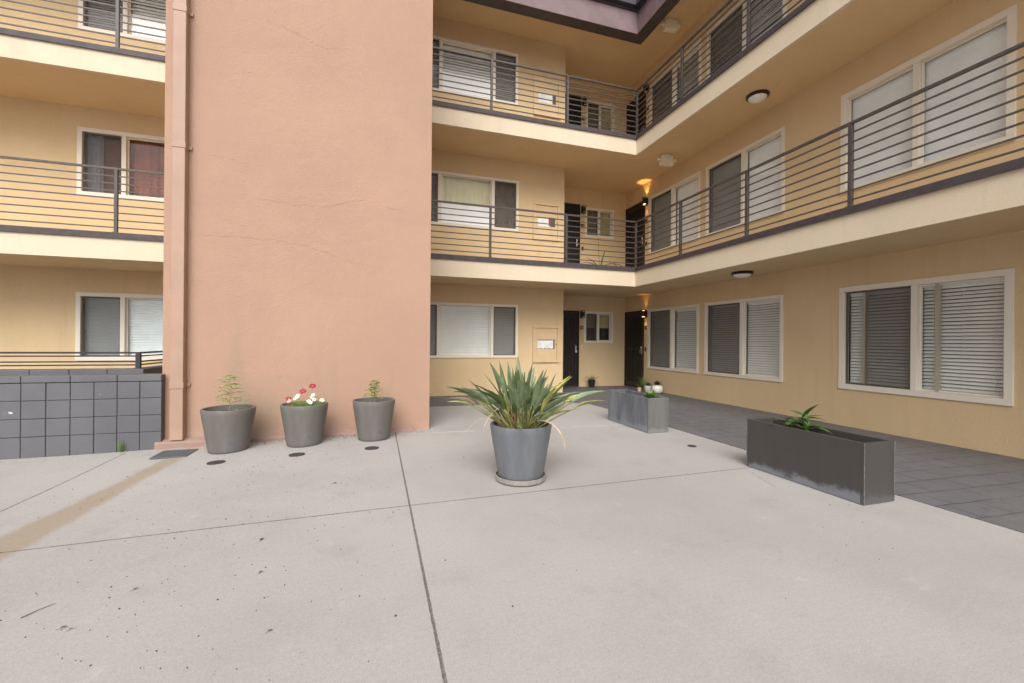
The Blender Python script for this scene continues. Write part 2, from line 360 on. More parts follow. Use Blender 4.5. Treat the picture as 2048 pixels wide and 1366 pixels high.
def Tback(Y): return lambda a, d, z: (a, Y-d, z)
def Tright(X): return lambda a, d, z: (X-d, a, z)
def wall_panel(mb, a0, a1, z0, z1, holes, th=.16):
    A = sorted({a0, a1, *[h[0] for h in holes], *[h[1] for h in holes]}); Z = sorted({z0, z1, *[h[2] for h in holes], *[h[3] for h in holes]})
    for i in range(len(A)-1):
        for j in range(len(Z)-1):
            ca, cz = (A[i]+A[i+1])/2, (Z[j]+Z[j+1])/2
            if any(h[0] < ca < h[1] and h[2] < cz < h[3] for h in holes): continue
            mb.face([(A[i], 0, Z[j]), (A[i+1], 0, Z[j]), (A[i+1], 0, Z[j+1]), (A[i], 0, Z[j+1])])
    for h in holes:
        x0, x1, y0, y1 = h
        for q in ((x0, x1, y0, y0), (x0, x1, y1, y1)): mb.face([(q[0], 0, q[2]), (q[1], 0, q[2]), (q[1], -th, q[2]), (q[0], -th, q[2])])
        for a in (x0, x1): mb.face([(a, 0, y0), (a, 0, y1), (a, -th, y1), (a, -th, y0)])

def slats(mb, a0, a1, z0, z1, pitch, wid, d, tilt):
    n = int((z1-z0)/pitch); c, s_ = math.cos(tilt)*wid/2, math.sin(tilt)*wid/2
    for i in range(n):
        z = z1-.05-i*pitch+random.uniform(-.001, .001)
        if z < z0+.02: break
        e = random.uniform(-.0015, .0015); th = .0022
        mb.face([(a0, d+c, z-s_), (a1, d+c, z-s_+e), (a1, d-c, z+s_+e), (a0, d-c, z+s_)])
        mb.face([(a0, d+c, z-s_-th), (a1, d+c, z-s_-th+e), (a1, d-c, z+s_-th+e), (a0, d-c, z+s_-th)])
        mb.face([(a0, d+c, z-s_), (a1, d+c, z-s_+e), (a1, d+c, z-s_-th+e), (a0, d+c, z-s_-th)])
    mb.box(a0, a1, d-.02, d+.025, z1-.04, z1-.002)
    mb.box(a0, a1, d-.02, d+.02, z0+.004, z0+.02)
    for f in (.14, .5, .86) if a1-a0 > .5 else (.25, .8):
        a = a0+(a1-a0)*f; mb.box(a-.0015, a+.0015, d+c+.001, d+c+.003, z0+.01, z1-.04)
def pleats(mb, a0, a1, z0, z1, pitch, d):
    n = max(1, math.ceil((z1-z0)/pitch)); pitch = (z1-z0)/n; zz = [z1-i*pitch/2 for i in range(2*n+1)]
    for i in range(2*n):
        da, db = (d+(.008 if i % 2 else 0)), (d+(.008 if (i+1) % 2 else 0))
        mb.face([(a0, da, zz[i]), (a1, da, zz[i]), (a1, db, zz[i+1]), (a0, db, zz[i+1])])
def cloth(mb, a0, a1, z0, z1, d, folds=9, amp=.022):
    n = folds*8; ph = random.random()*6
    def w(i): t = i/n; return d+amp*math.sin(t*folds*2*PI+ph+.6*math.sin(t*7))*(.7+.3*math.sin(t*11+ph))
    for i in range(n):
        A, B = a0+(a1-a0)*i/n, a0+(a1-a0)*(i+1)/n
        mb.face([(A, w(i), z0), (B, w(i+1), z0), (B, w(i+1)*.6+d*.4, z1), (A, w(i)*.6+d*.4, z1)])

def window(root, T, a0, a1, z0, z1, panes, fw=.055, slide=True, sashes=()):
    """panes: (a_start, a_end, covering, screened). The window part is its frame."""
    f = MB(T); pr = .018
    f.box(a0, a1, -.09, pr, z1-fw, z1, .003); f.box(a0, a1, -.09, pr+.004, z0, z0+fw, .003)
    f.box(a0, a0+fw, -.09, pr-.002, z0+fw, z1-fw, .003); f.box(a1-fw, a1, -.09, pr-.002, z0+fw, z1-fw, .003)
    for i in range(len(panes)-1):
        A, B = sorted((panes[i][1], panes[i+1][0])); f.box(A, B, -.085, .008, z0+fw, z1-fw, .003)
    win = part(f, 'window', M['frame'], root); add = lambda mb, n, m, **k: (lambda o: (setattr(o, 'parent', win), setattr(o, 'matrix_parent_inverse', win.matrix_parent_inverse.copy() if False else Matrix.Identity(4)), o)[2])(mb.build(n, m, **k))
    for (p0, p1, cov, scr) in panes:
        A, B = min(p0, p1), max(p0, p1); A = max(A, a0+fw); B = min(B, a1-fw); Z0, Z1 = z0+fw, z1-fw
        sd = -.03 if scr else -.05; k = .022; s_ = MB(T)
        s_.box(A, B, sd-.02, sd+.006, Z1-k, Z1-.001); s_.box(A, B, sd-.02, sd+.006, Z0+.001, Z0+k); s_.box(A+.001, A+k, sd-.02, sd+.006, Z0+k, Z1-k); s_.box(B-k, B-.001, sd-.02, sd+.006, Z0+k, Z1-k)
        add(s_, 'sash', M['sash'] if scr else M['frame'])
        gp = MB(T); gp.face([(A+.01, sd-.012, Z0+.01), (B-.01, sd-.012, Z0+.01), (B-.01, sd-.012, Z1-.01), (A+.01, sd-.012, Z1-.01)]); add(gp, 'pane', M['glass'])
        if scr:
            sc = MB(T); B0 = B; B = sashes[0][0] if (sashes and sashes[0][0] < B) else B; sc.face([(A+k, sd+.002, Z0+k), (B-k, sd+.002, Z0+k), (B-k, sd+.002, Z1-k), (A+k, sd+.002, Z1-k)]); add(sc, 'insect_screen', M['screen']); B = B0
        b = MB(T); d = -.12
        if cov == 'slats': slats(b, A+.004, B-.004, Z0, Z1, .0445, .044, d, math.radians(50)); add(b, 'blind', M['blind'])
        elif cov == 'fine': slats(b, A+.004, B-.004, Z0, Z1, .044, .045, d, math.radians(62)); add(b, 'blind', M['blind'])
        elif cov == 'pleat': pleats(b, A, B, Z0, Z1, .02, d); add(b, 'shade', M['shade'])
        elif cov == 'blue': pleats(b, A, B, Z0, Z1, .05, d); add(b, 'shade', M['shade_blue'])
        elif cov in ('curtain', 'curtain_red', 'curtain_grey', 'curtain_taupe'):
            cloth(b, A-.02, B+.02, Z0, Z1, d-.03, max(3, int((B-A)/.1))); add(b, 'curtain', M[cov])
        elif cov == 'redgrey':
            m = A+(B-A)*.42; cloth(b, A, m, Z0, Z1, d-.01, 3); add(b, 'curtain', M['curtain_grey']); b2 = MB(T); cloth(b2, m-.03, B+.02, Z0, Z1, d-.06, 2, .012); add(b2, 'curtain', M['curtain_red'])
        elif cov == 'olive': pleats(b, A, B, Z0, Z1, .06, d); add(b, 'shade', M['shade_olive'])
        elif cov == 'halfblack':
            m = Z0+(Z1-Z0)*.48; pleats(b, A, B, m, Z1, .12, d-.01); add(b, 'shade', M['shade_olive']); b2 = MB(T); b2.box(A, B, d-.02, d, Z0, m-.001); add(b2, 'card', M['dark'])
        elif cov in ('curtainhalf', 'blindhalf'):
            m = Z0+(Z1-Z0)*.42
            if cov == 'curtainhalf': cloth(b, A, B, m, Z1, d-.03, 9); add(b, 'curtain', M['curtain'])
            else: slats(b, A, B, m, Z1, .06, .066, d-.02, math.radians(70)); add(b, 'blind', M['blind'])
            b2 = MB(T); pleats(b2, A, B, Z0, m+.01, .3, d+.03); add(b2, 'reflection_sheet', M['painted_reflection'])  # white sheet behind the lower half, painted in place of a reflection
    for (a, mat) in sashes:
        s_ = MB(T); s_.box(a-.022, a+.022, -.075, -.043, z0+fw, z1-fw); add(s_, 'sash', M['stile'])
    return win

def door(root, T, a0, a1, z0, z1, knob_a, hinge):
    f = MB(T); w = .07
    f.box(a0, a1, -.1, .012, z1-.05, z1, .003); f.box(a0, a0+.04, -.1, .012, z0, z1-.05, .003); f.box(a1-.04, a1, -.1, .012, z0, z1-.05, .003)
    A, B, Z0, Z1 = a0+.045, a1-.045, z0+.02, z1-.055
    f.box(A, A+w, -.05, -.008, Z0, Z1, .003); f.box(B-w, B, -.05, -.008, Z0, Z1, .003); f.box(A+w, B-w, -.05, -.008, Z1-w*1.6, Z1, .003); f.box(A+w, B-w, -.05, -.008, Z0, Z0+w*1.8, .003); f.box(A+w, B-w, -.05, -.012, z0+1.0, z0+1.05, .003)
    d = part(f, 'door', M['door'], root)
    add = lambda mb, n, m, **k: (lambda o: (setattr(o, 'parent', d), o)[1])(mb.build(n, m, **k))
    p = MB(T); p.box(A+w-.01, B-w+.01, -.045, -.03, Z0+.05, Z1-.05)
    n = 6
    for i in range(1, n): a = A+w+(B-A-2*w)*i/n; p.box(a-.008, a+.008, -.03, -.02, Z0+.12, Z1-.1)
    for cz, sg in ((z0+.42, 1), (z0+1.72, -1)):       # bowed bars top and bottom
        N = 12
        for i in range(N):
            t0, t1 = i/N, (i+1)/N; q = lambda t: cz-sg*.09*math.sin(PI*t)
            a_, b_ = A+w+(B-A-2*w)*t0, A+w+(B-A-2*w)*t1
            p.face([(a_, -.017, q(t0)-.012), (b_, -.017, q(t1)-.012), (b_, -.017, q(t1)+.012), (a_, -.017, q(t0)+.012)])
    add(p, 'security_panel', M['door_panel'])
    h = MB(T); h.box(knob_a-.02, knob_a+.02, -.01, .0, z0+.90, z0+1.10, .004)
    pts = [(knob_a, .0, z0+.92), (knob_a, .045, z0+.93), (knob_a, .05, z0+.98), (knob_a, .0, z0+1.01)]
    for i in range(3): h.tube([Vector(pts[i]), Vector(pts[i+1])], .009, seg=6)
    h.box(knob_a-.024, knob_a+.024, -.002, .018, z0+1.05, z0+1.09, .006)
    add(h, 'handle', M['chrome'])
    return d

# walls ------------------------------------------------------------
RW = [(7.53, 9.33, .55, 2.04), (5.53, 7.35, .55, 2.04), (2.78, 4.61, .55, 2.04)]
RD = (9.50, 10.397)
hb, hr, hc = [], [], []
BWIN = [(.45, 3.04, .83, 2.035), (.45, 3.03, 3.71, 4.87), (.45, 2.99, 6.58, 7.76)]
SWIN = [(5.27, 6.15, 1.18, 2.03), (5.27, 6.15, 4.03, 4.83), (5.27, 6.15, 6.93, 7.72)]
for k in range(3):
    dz = FL[k]
    hr += [(a, b, z0+(0 if k == 0 else 2.865*k), z1+(0 if k == 0 else 2.84*k)) for a, b, z0, z1 in RW]
    hr.append((RD[0], RD[1]-.0, dz, dz+2.04)); hc.append((4.22, 5.13, dz, dz+2.04)); hc.append(SWIN[k]); hb.append(BWIN[k])
ins = lambda h: (h[0]+.02, h[1]-.02, h[2]+.02, h[3]-.02)
w = MB(Tback(YW)); wall_panel(w, .55, XC, -.05, 8.3, [ins(h) for h in hb]); part(w, 'wall', M['tan'], BLD)
w = MB(); w.face([(XC, YW, -.05), (XC, YR, -.05), (XC, YR, 8.3), (XC, YW, 8.3)]); part(w, 'wall', M['tan'], BLD)
w = MB(Tback(YR)); wall_panel(w, XC, XW, .02, 8.3, [ins(h) if h[1]-h[0] < .9 else h for h in hc]); part(w, 'wall', M['tan'], BLD)
w = MB(Tright(XW)); wall_panel(w, -4, YR, .03, 8.3, [ins(h) if h[1]-h[0] > .9 else h for h in hr]); part(w, 'wall', M['tan'], BLD)
w = MB(); w.box(XW+.01, 11, -3.98, -3.9, 0, 8.3); w.box(11, 11.1, -4, 14, 0, 8.5); w.box(-1, 11, 14, 14.1, 0, 8.5)
part(w, 'outer_wall', M['tan'], BLD)
w = MB(Tback(YR)); w.box(XC, XW, -.03, -.004, -.03, .03); w.T = Tright(XW); w.box(-4, YR, -.03, -.012, -.03, .04); part(w, 'slot_shadow_strip', M['gutter'], BLD)  # dark strip in the gap below the walls, painted as slot shadow

# corridors: slab, flashing, railing --------------------------------
def Lpoly(e, x0=.55): return [(x0, YE+e), (XE+e, YE+e), (XE+e, -4), (10.99, -4), (10.99, 13.99), (x0, 13.99)]
for k in (0, 1):
    s_ = MB(); s_.prism(Lpoly(0), CE[k], CE[k]+.335); s_.prism(Lpoly(.14), CE[k]+.335, FL[k+1]-.015); part(s_, 'corridor_slab', M['tan'], BLD)
    s_ = MB(); s_.box(.55, XE-.004, YE-.004, YE+.05, CE[k]-.003, CE[k]+.33); s_.box(XE-.004, XE+.05, -4, YE+.05, CE[k]-.003, CE[k]+.33); part(s_, 'slab_edge', M['cream'], BLD)
    s_ = MB(); z0, z1 = CE[k]+.333, FL[k+1]-.005
    s_.box(.55, XE+.14, YE-.022, YE+.141, z0, z1, .006); s_.box(XE-.022, XE+.141, -4, YE-.022, z0, z1, .006); s_.box(.55, XE, YE-.034, YE-.02, z0-.012, z0+.02); s_.box(XE-.034, XE-.02, -4, YE-.022, z0-.012, z0+.02)
    part(s_, 'flashing', M['flash'], BLD)
def railing(root, runs, ztop, zbot, mat=None, nr=9, pitch=.1147, ps=.042):
    """runs: list of (p0, p1, posts); the railing part is its top rail, posts and rails hang under it."""
    mat = mat or M['rail']; t = MB()
    def bar(mb, p0, p1, z, hw, hh):
        if abs(p0[0]-p1[0]) < abs(p0[1]-p1[1]): mb.box(p0[0]-hw, p0[0]+hw, min(p0[1], p1[1]), max(p0[1], p1[1]), z-hh, z+hh)
        else: mb.box(min(p0[0], p1[0]), max(p0[0], p1[0]), p0[1]-hw, p0[1]+hw, z-hh, z+hh)
    for p0, p1, posts in runs: bar(t, p0, p1, ztop-.014, .021, .014)
    top = part(t, 'railing', mat, root)
    for p0, p1, posts in runs:
        for i in range(1, nr):
            r = MB(); bar(r, p0, p1, ztop-.014-i*pitch, .0075, .0085); o = r.build('rail', mat); o.parent = top
        for (x, y) in posts:
            q = MB(); q.box(x-ps/2, x+ps/2, y-ps/2, y+ps/2, zbot, ztop-.03); q.box(x-ps*.9, x+ps*.9, y-ps*.9, y+ps*.9, zbot, zbot+.008); o = q.build('post', mat); o.parent = top
    return top
for k in (0, 1):
    zt, zb = (3.86, 2.845) if k == 0 else (6.745, 5.725)
    xr, yr = XE+.025, YE+.025
    railing(BLD, [((.55, yr), (xr-.022, yr), [(2.08, yr), (3.71, yr)]), ((xr, -4), (xr, yr), [(xr, yy) for yy in (.66, 2.17, 3.68, 5.19, 6.70, yr)])], zt, zb)

# windows ------------------------------------------------------------
for k in range(3):
    a, b, z0, z1 = BWIN[k]; T = Tback(YW)
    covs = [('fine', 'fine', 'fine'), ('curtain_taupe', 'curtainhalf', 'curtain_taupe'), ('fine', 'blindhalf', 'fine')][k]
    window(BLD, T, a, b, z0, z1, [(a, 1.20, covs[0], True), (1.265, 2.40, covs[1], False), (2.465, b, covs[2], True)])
    a, b, z0, z1 = SWIN[k]; c2 = ['halfblack', 'olive', 'olive'][k]
    window(BLD, Tback(YR), a, b, z0, z1, [(a, 5.66, c2, True), (5.73, b, c2, False)], fw=.06)
    for i, (a, b, z0, z1) in enumerate([(a, b, z0+(0 if k == 0 else 2.865*k), z1+(0 if k == 0 else 2.84*k)) for a, b, z0, z1 in RW]):
        m = [8.44, 6.41, 3.685][i]
        cv = [['slats']*3, ['pleat']*3, ['fine', 'fine', 'blue']][k][i]
        window(BLD, Tright(XW), a, b, z0, z1, [(b, m+.033, cv, not (k == 1 and i == 2)), (m-.033, a, cv, False)], fw=.075 if i == 2 else .06, sashes=[(4.30, 0), (3.47, 0)] if (i == 2 and k == 0) else ())
    door(BLD, Tback(YR), 4.22, 5.13, FL[k]+.006, FL[k]+2.037, 5.045, 0)
    door(BLD, Tright(XW), RD[0], RD[1], FL[k]+.006, FL[k]+2.037, 9.62, 0)

# roof ----------------------------------------------------------------
r = MB(); r.prism(Lpoly(.24), CE[2], 8.5); part(r, 'soffit', M['tan'], BLD)
r = MB(); r.box(.55, XE+.26, YE, YE+.26, 7.955, 8.47); r.box(XE, XE+.26, -4, YE, 7.955, 8.47); part(r, 'fascia', M['fascia'], BLD)
r = MB(); r.box(.55, XE+.262, YE-.003, YE+.263, 7.948, 7.954); r.box(XE-.003, XE+.263, -4, YE-.003, 7.948, 7.954); part(r, 'fascia_shade_strip', M['flash'], BLD)  # thin dark strip added to paint the shade under the eave
r = MB(); r.box(.55, XE-.12, YE-.12, YE-.002, 8.47, 8.58, .008); r.box(XE-.12, XE-.002, -4, YE-.002, 8.47, 8.58, .008); r.box(.55, XE, YE-.03, YE-.001, 8.42, 8.47); r.box(XE-.03, XE-.001, -4, YE-.031, 8.42, 8.47); part(r, 'gutter', M['gutter'], BLD)
r = MB(); r.prism(Lpoly(.01), 8.5, 8.62); part(r, 'roof', M['gutter'], BLD)

# left wing -----------------------------------------------------------
YL, YLE = 9.55, 8.22
WING = thing('apartment_wing', 'tan stucco building wing with railed balconies left of the salmon tower', 'building', (-5, YL, 0))
LW = [(-5.13, -3.55, .79, 2.01), (-5.13, -3.55, 3.735, 4.945), (-5.13, -3.55, 6.67, 7.86)]
w = MB(Tback(YL)); wall_panel(w, -11, -1.6, -.1, 8.3, [ins(h) for h in LW]); part(w, 'wall', M['tan'], WING)
w = MB(); w.box(-11.1, -11, 8.3, 14, -.1, 8.5); w.box(-11, -1.2, 14, 14.1, -.1, 8.5); part(w, 'outer_wall', M['tan'], WING)
for k in (0, 1):
    s_ = MB(); s_.box(-11, -1.6, YLE, 13.9, CE[k], CE[k]+.335); s_.box(-11, -1.6, YLE+.14, 13.9, CE[k]+.335, FL[k+1]-.015); part(s_, 'corridor_slab', M['tan'], WING)
    s_ = MB(); s_.box(-11, -1.6, YLE-.004, YLE+.05, CE[k]-.003, CE[k]+.33); part(s_, 'slab_edge', M['cream'], WING)
    s_ = MB(); s_.box(-11, -1.6, YLE-.022, YLE+.141, CE[k]+.333, FL[k+1]-.005, .006); s_.box(-11, -1.6, YLE-.034, YLE-.02, CE[k]+.321, CE[k]+.353); part(s_, 'flashing', M['flash'], WING)
    railing(WING, [((-11, YLE+.025), (-1.6, YLE+.025), [(x, YLE+.025) for x in (-7.14, -5.54, -3.94, -2.34)])], (3.86, 6.745)[k], (2.845, 5.725)[k])
r = MB(); r.box(-11, -1.6, YLE+.24, 13.9, 8.19, 8.5); part(r, 'soffit', M['tan'], WING)
r = MB(); r.box(-11, -1.6, YLE, YLE+.24, 7.955, 8.47); part(r, 'fascia', M['fascia'], WING)
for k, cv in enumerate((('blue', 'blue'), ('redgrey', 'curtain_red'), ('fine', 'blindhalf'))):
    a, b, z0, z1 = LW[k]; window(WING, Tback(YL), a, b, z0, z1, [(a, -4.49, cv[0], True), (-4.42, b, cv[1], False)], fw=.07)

# salmon tower ----------------------------------------------------------
TW = thing('stair_tower', 'tall windowless salmon stucco tower standing in front of the tan building', 'tower', (-.85, 5.9, 0))
t = MB(); t.box(-2.375, .672, 5.9, 12.5, -.12, 11.0, .006); part(t, 'wall', M['tower'], TW)
t = MB(Tback(5.9))   # low sloping kerb along the foot
prof = [(0, -.12), (.115, -.12), (.112, .005), (.1, .02), (0, .05)]
def kerb(x0, x1, zs):
    A = [t.v((x0, d, z+(zs if z > 0 else 0))) for d, z in prof]; B = [t.v((x1, d, z+(zs if z > 0 else 0))) for d, z in prof]
    for i in range(len(prof)-1): t.fv([A[i], B[i], B[i+1], A[i+1]])
    t.fv(A); t.fv(B[::-1])
kerb(-2.40, .46, .0); part(t, 'kerb', M['kerb'], TW)
t = MB(); t.box(-2.262, -2.135, 5.80, 5.899, .035, 11.0, .006); ds = part(t, 'downspout', M['salmon_metal'], TW)
for z in (.66, 3.42, 4.98, 7.6):
    q = MB(); q.box(-2.268, -2.129, 5.794, 5.898, z-.035, z+.035, .004); o = q.build('joint_sleeve', M['salmon_metal']); o.parent = ds
    q = MB(); q.box(-2.129, -2.095, 5.88, 5.898, z-.02, z+.02, .003); o = q.build('strap', M['salmon_metal']); o.parent = ds
# raised hairline cracks in the stucco
def crack(pts, r=.0045):
    r *= .45
    q = MB(); out = []
    for (x0, z0), (x1, z1) in zip(pts, pts[1:]):
        n = max(3, int(abs(x1-x0)/.02))
        for i in range(n): f = i/n; out.append((x0+(x1-x0)*f, 5.8995+random.uniform(-.001, .001), z0+(z1-z0)*f+random.gauss(0, .007)))
    q.tube(out, r*.8, r*.5, seg=5); part(q, 'stucco_crack', M['tower'], TW, smooth=True)

# grey block wall ----------------------------------------------------------
BW = thing('block_wall', 'low grey painted concrete block wall left of the salmon tower', 'wall', (-4.5, 5.74, 0))
b = MB(); b.box(-8.3, -2.352, 5.822, 5.99, -.14, .72); part(b, 'mortar_core', M['mortar'], BW)
b = MB(); x = -2.345; i = 0; pw = .2055
rows = [(-.14, .143), (.149, .332), (.338, .524), (.530, .712)]
while x > -8.2:
    for z0, z1 in rows: b.box(x-pw+.006+random.uniform(-.001, .001), x, 5.81+random.uniform(-.0015, .0015), 5.88, z0, z1+random.uniform(-.001, .001), .004)
    x -= pw
b.box(-2.352, -2.346, 5.816, 5.97, -.12, .712); part(b, 'blocks', M['block'], BW)
b = MB(); x = -2.343
while x > -8.2: b.box(x-.405, x, 5.802, 6.0, .719, .79, .005); x -= .411
part(b, 'cap', M['block'], BW)
PW = thing('parapet_wall', 'grey painted parapet carrying a dark handrail behind the front block wall', 'wall', (-4.5, 7, 0))
b = MB(); x = -3.03
while x > -8.2: b.box(x-.394, x, 7.0, 7.2, .55, .785, .005); x -= .4
b.box(-8.3, -3.05, 7.01, 7.19, -.1, .55); y = 7.203
while y < 9.1: b.box(-3.23, -3.03, y, y+.394, .55, .785, .005); y += .4
b.box(-3.22, -3.04, 7.2, 9.3, -.1, .55); part(b, 'wall', M['block'], PW)
HR = thing('handrail', 'dark metal handrail on top of the grey parapet', 'railing', (-3.13, 7.1, .785))
def hbar(z, hh, hw, name):
    q = MB(); q.box(-8.3, -3.13+hw, 7.1-hw, 7.1+hw, z-hh, z+hh); q.box(-3.13-hw, -3.13+hw, 7.1+hw, 9.3, z-hh, z+hh); part(q, name, M['rail_dark'], HR)
hbar(1.0, .012, .022, 'top_rail')
for z in (.955, .88, .835): hbar(z, .009, .009, 'rail')
for (px, py) in ((-3.13, 7.1), (-4.9, 7.1), (-6.7, 7.1), (-3.13, 8.6)):
    q = MB(); q.box(px-.025, px+.025, py-.024, py+.024, .785, .987); q.box(px-.045, px+.045, py-.045, py+.045, .7855, .793); part(q, 'post', M['rail_dark'], HR)

# ------------------------------------------------------------------ fixtures
def sconce(loc, rz, label, lit):
    s_ = thing('wall_sconce', label, 'wall light', loc, 'up and down wall sconces by the doors'); s_.rotation_euler = (0, 0, rz)
    q = MB(); q.lathe([(.0, -.055), (.05, -.055), (.052, -.06), (.052, .06), (.05, .062), (.0, .062)] if not lit else [(.03, -.06), (.052, -.075), (.052, .075), (.045, .075), (.043, .06), (.0, .055)], (0, -.08, 0), 20)
    q.box(-.05, .05, -.045, -.001, -.09, .09, .004); q.lathe([(.054, -.1), (.054, -.086), (.05, -.086), (.05, -.1)], (0, -.08, 0), 20); q.lathe([(.054, .086), (.054, .1), (.05, .1), (.05, .086)], (0, -.08, 0), 20)
    for i in range(4):
        a = PI/4+i*PI/2; q.box(.05*math.cos(a)-.004, .05*math.cos(a)+.004, -.08+.05*math.sin(a)-.004, -.08+.05*math.sin(a)+.004, -.1, .1)
    o = q.build('housing', M['bronze'], s_); smooth_angle(o)
    for sg in (1, -1):
        q = MB(); q.lathe([(0, .0), (.03, .0), (.03, .018*sg), (0, .022*sg)], (0, -.08, .064*sg), 16); q.build('lens', M['bulb'] if lit else M['dome'], s_, smooth=True)
        if lit:
            L = bpy.data.lights.new('lamp_glow', 'SPOT'); L.energy = (7.5 if loc[2] > 3 else 1.8) if sg > 0 else 2.5; L.color = (1, .55, .16); L.spot_size = math.radians(62); L.spot_blend = .6; L.shadow_soft_size = .012
            o = bpy.data.objects.new('bulb', L); COL.objects.link(o); o.parent = s_; o.location = (0, -.06, .10*sg); o.rotation_euler = (PI if sg > 0 else 0, 0, 0)
    return s_
for k in range(3):
    nm = ('ground', 'second', 'top')[k]; z = FL[k]
    sconce((5.20, YR, z+1.94 if k == 0 else z+1.89), 0, f'unlit dark bronze sconce beside the door marked {k+1}D on the {nm} storey', False)
    sconce((XW, 9.425, z+1.94 if k == 0 else z+1.96), -PI/2, [f'glowing dark bronze sconce throwing a faint cone beside the ground storey door marked 1C', 'glowing dark bronze sconce throwing bright amber light onto the second storey ceiling', 'unlit dark sconce beside the top storey corner door marked 3C'][k], k < 2)

def dome(loc, label):
    s_ = thing('ceiling_light', label, 'ceiling light', loc, 'round ceiling lights under the right corridor')
    q = MB(); q.lathe([(0, 0), (.165, 0), (.17, -.006), (.17, -.03), (.15, -.045), (.14, -.045), (.14, -.03), (0, -.03)], seg=40); smooth_angle(q.build('ring', M['bronze'], s_))
    q = MB(); q.lathe([(.142, -.034)]+[(.142*math.cos(t*PI/16), -.036-.062*math.sin(t*PI/16)) for t in range(1, 8)]+[(0, -.098)], seg=40); q.build('diffuser', M['dome'], s_, smooth=True)
dome((5.97, 5.85, CE[0]-.001), 'white dome ceiling light with bronze ring under the lowest corridor slab')
dome((5.95, 5.55, CE[1]-.001), 'white dome ceiling light with bronze ring under the upper corridor slab')

def emerg(loc, rz, label):
    s_ = thing('emergency_light', label, 'emergency light', loc, 'cream twin-head emergency lights'); s_.rotation_euler = (0, 0, rz)
    q = MB(); q.box(-.145, .145, -.055, .055, -.24, -.025, .012); q.build('housing', M['cream_plastic'], s_)
    q = MB(); q.box(-.075, .075, -.045, .045, -.0255, -.001, .004); q.build('mounting_plate', M['cream_plastic'], s_)
    for sg in (1, -1):
        q = MB(lambda a, b_, c: (c, a, b_)); q.lathe([(0, .147), (.012, .147), (.012, .162), (0, .162)], (0, -.12, 0), 12)
        q2 = MB(); cx, cy, cz = sg*.185, -.02, -.125
        q2.lathe([(0, .03), (.03, .028), (.036, 0), (.036, -.02), (.03, -.028), (0, -.03)], (cx, cy, cz), 18); q2.box(min(sg*.143, cx), max(sg*.143, cx), cy-.01, cy+.01, cz-.01, cz+.01)
        q.bm.free(); smooth_angle(q2.build('lamp_head', M['cream_plastic'], s_))
emerg((5.97, 7.92, CE[1]), -.12, 'cream emergency light with two lamp heads hung below the upper corridor slab')
emerg((5.97, 7.83, CE[2]), -.12, 'cream emergency light with two lamp heads hung below the roof soffit')

def wall_cabinet(z0, z1, x0, x1, label, kind):
    s_ = thing('wall_cabinet', label, 'cabinet', ((x0+x1)/2, YW, z0), 'tan cabinets set in the back wall'); c = (x1-x0)/2; h = z1-z0
    q = MB(); w_ = .055; q.box(-c, c, -.040, -.001, 0, w_, .004); q.box(-c, c, -.040, -.001, h-w_, h, .004); q.box(-c, -c+w_, -.037, -.001, w_, h-w_, .004); q.box(c-w_, c, -.037, -.001, w_, h-w_, .003); q.build('frame', M['panel_tan'], s_)
    q = MB(); i0, i1 = -c+w_+.004, c-w_-.004; zz = h*.37, h*.62; m = .05
    q.box(i0, i1, -.014, -.004, w_+.004, zz[0], .002); q.box(i0, i1, -.014, -.004, zz[1], h-w_-.004, .002); q.box(i0, i0+m, -.014, -.004, zz[0], zz[1]); q.box(i1-m, i1, -.014, -.004, zz[0], zz[1])
    q.box(i0+.05, i1-.05, -.018, -.014, w_+.05, w_+.055); q.box(i0+.05, i1-.05, -.018, -.014, h-w_-.06, h-w_-.055); q.box(i0+.05, i0+.055, -.018, -.014, w_+.05, h-w_-.06); q.box(i1-.055, i1-.05, -.018, -.014, w_+.05, h-w_-.06); d = q.build('door', M['panel_tan'], s_)
    q = MB(); n = 14; A, B = i0+m, i1-m
    q.face([(A, -.006, zz[0]), (B, -.006, zz[0]), (B, -.006, zz[1]), (A, -.006, zz[1])]); o = q.build('dark_opening', M['sash'], d)
    q = MB()
    if kind == 0:      # torn paper behind the opening
        top = [zz[1]-.005-abs(math.sin(i*1.7))*.02 for i in range(n+1)]; bot = [zz[0]+.0+abs(math.sin(i*2.3+1))*.018 for i in range(n+1)]
        for i in range(n): q.face([(A+(B-A)*(.02+.9*i/n), -.009+.002*math.sin(i), bot[i]), (A+(B-A)*(.02+.9*(i+1)/n), -.009+.002*math.sin(i+1), bot[i+1]), (A+(B-A)*(.02+.9*(i+1)/n), -.009, top[i+1]), (A+(B-A)*(.02+.9*i/n), -.009, top[i])])
    else: q.box(A+.005, A+(B-A)*(.70 if kind == 1 else .8), -.011, -.008, zz[0]-(.03 if kind == 1 else -.004), zz[1]-.006)
    q.build('paper', M['paper'], d)
    if kind == 1:
        q = MB(); q.prism([(A+(B-A)*.62, -.0135), (A+(B-A)*.74, -.0135), (A+(B-A)*.74, -.0115), (A+(B-A)*.62, -.0115)], zz[0]+.02, zz[1]-.01); q.build('sticker', M['paper_red'], d)
    q = MB(); q.box(i1-.02, i1-.008, -.02, -.014, (zz[0]+zz[1])/2-.02, (zz[0]+zz[1])/2+.02, .002); q.build('latch', M['bronze'], d)
wall_cabinet(.72, 1.575, 3.40, 4.06, 'tan wall cabinet with torn white paper behind its opening on the ground storey', 0)
wall_cabinet(3.57, 4.43, 3.38, 4.05, 'tan wall cabinet with white card and red brown sticker on the second storey', 1)
wall_cabinet(6.44, 7.30, 3.37, 4.04, 'tan wall cabinet with plain pale card in its opening on the top storey', 2)

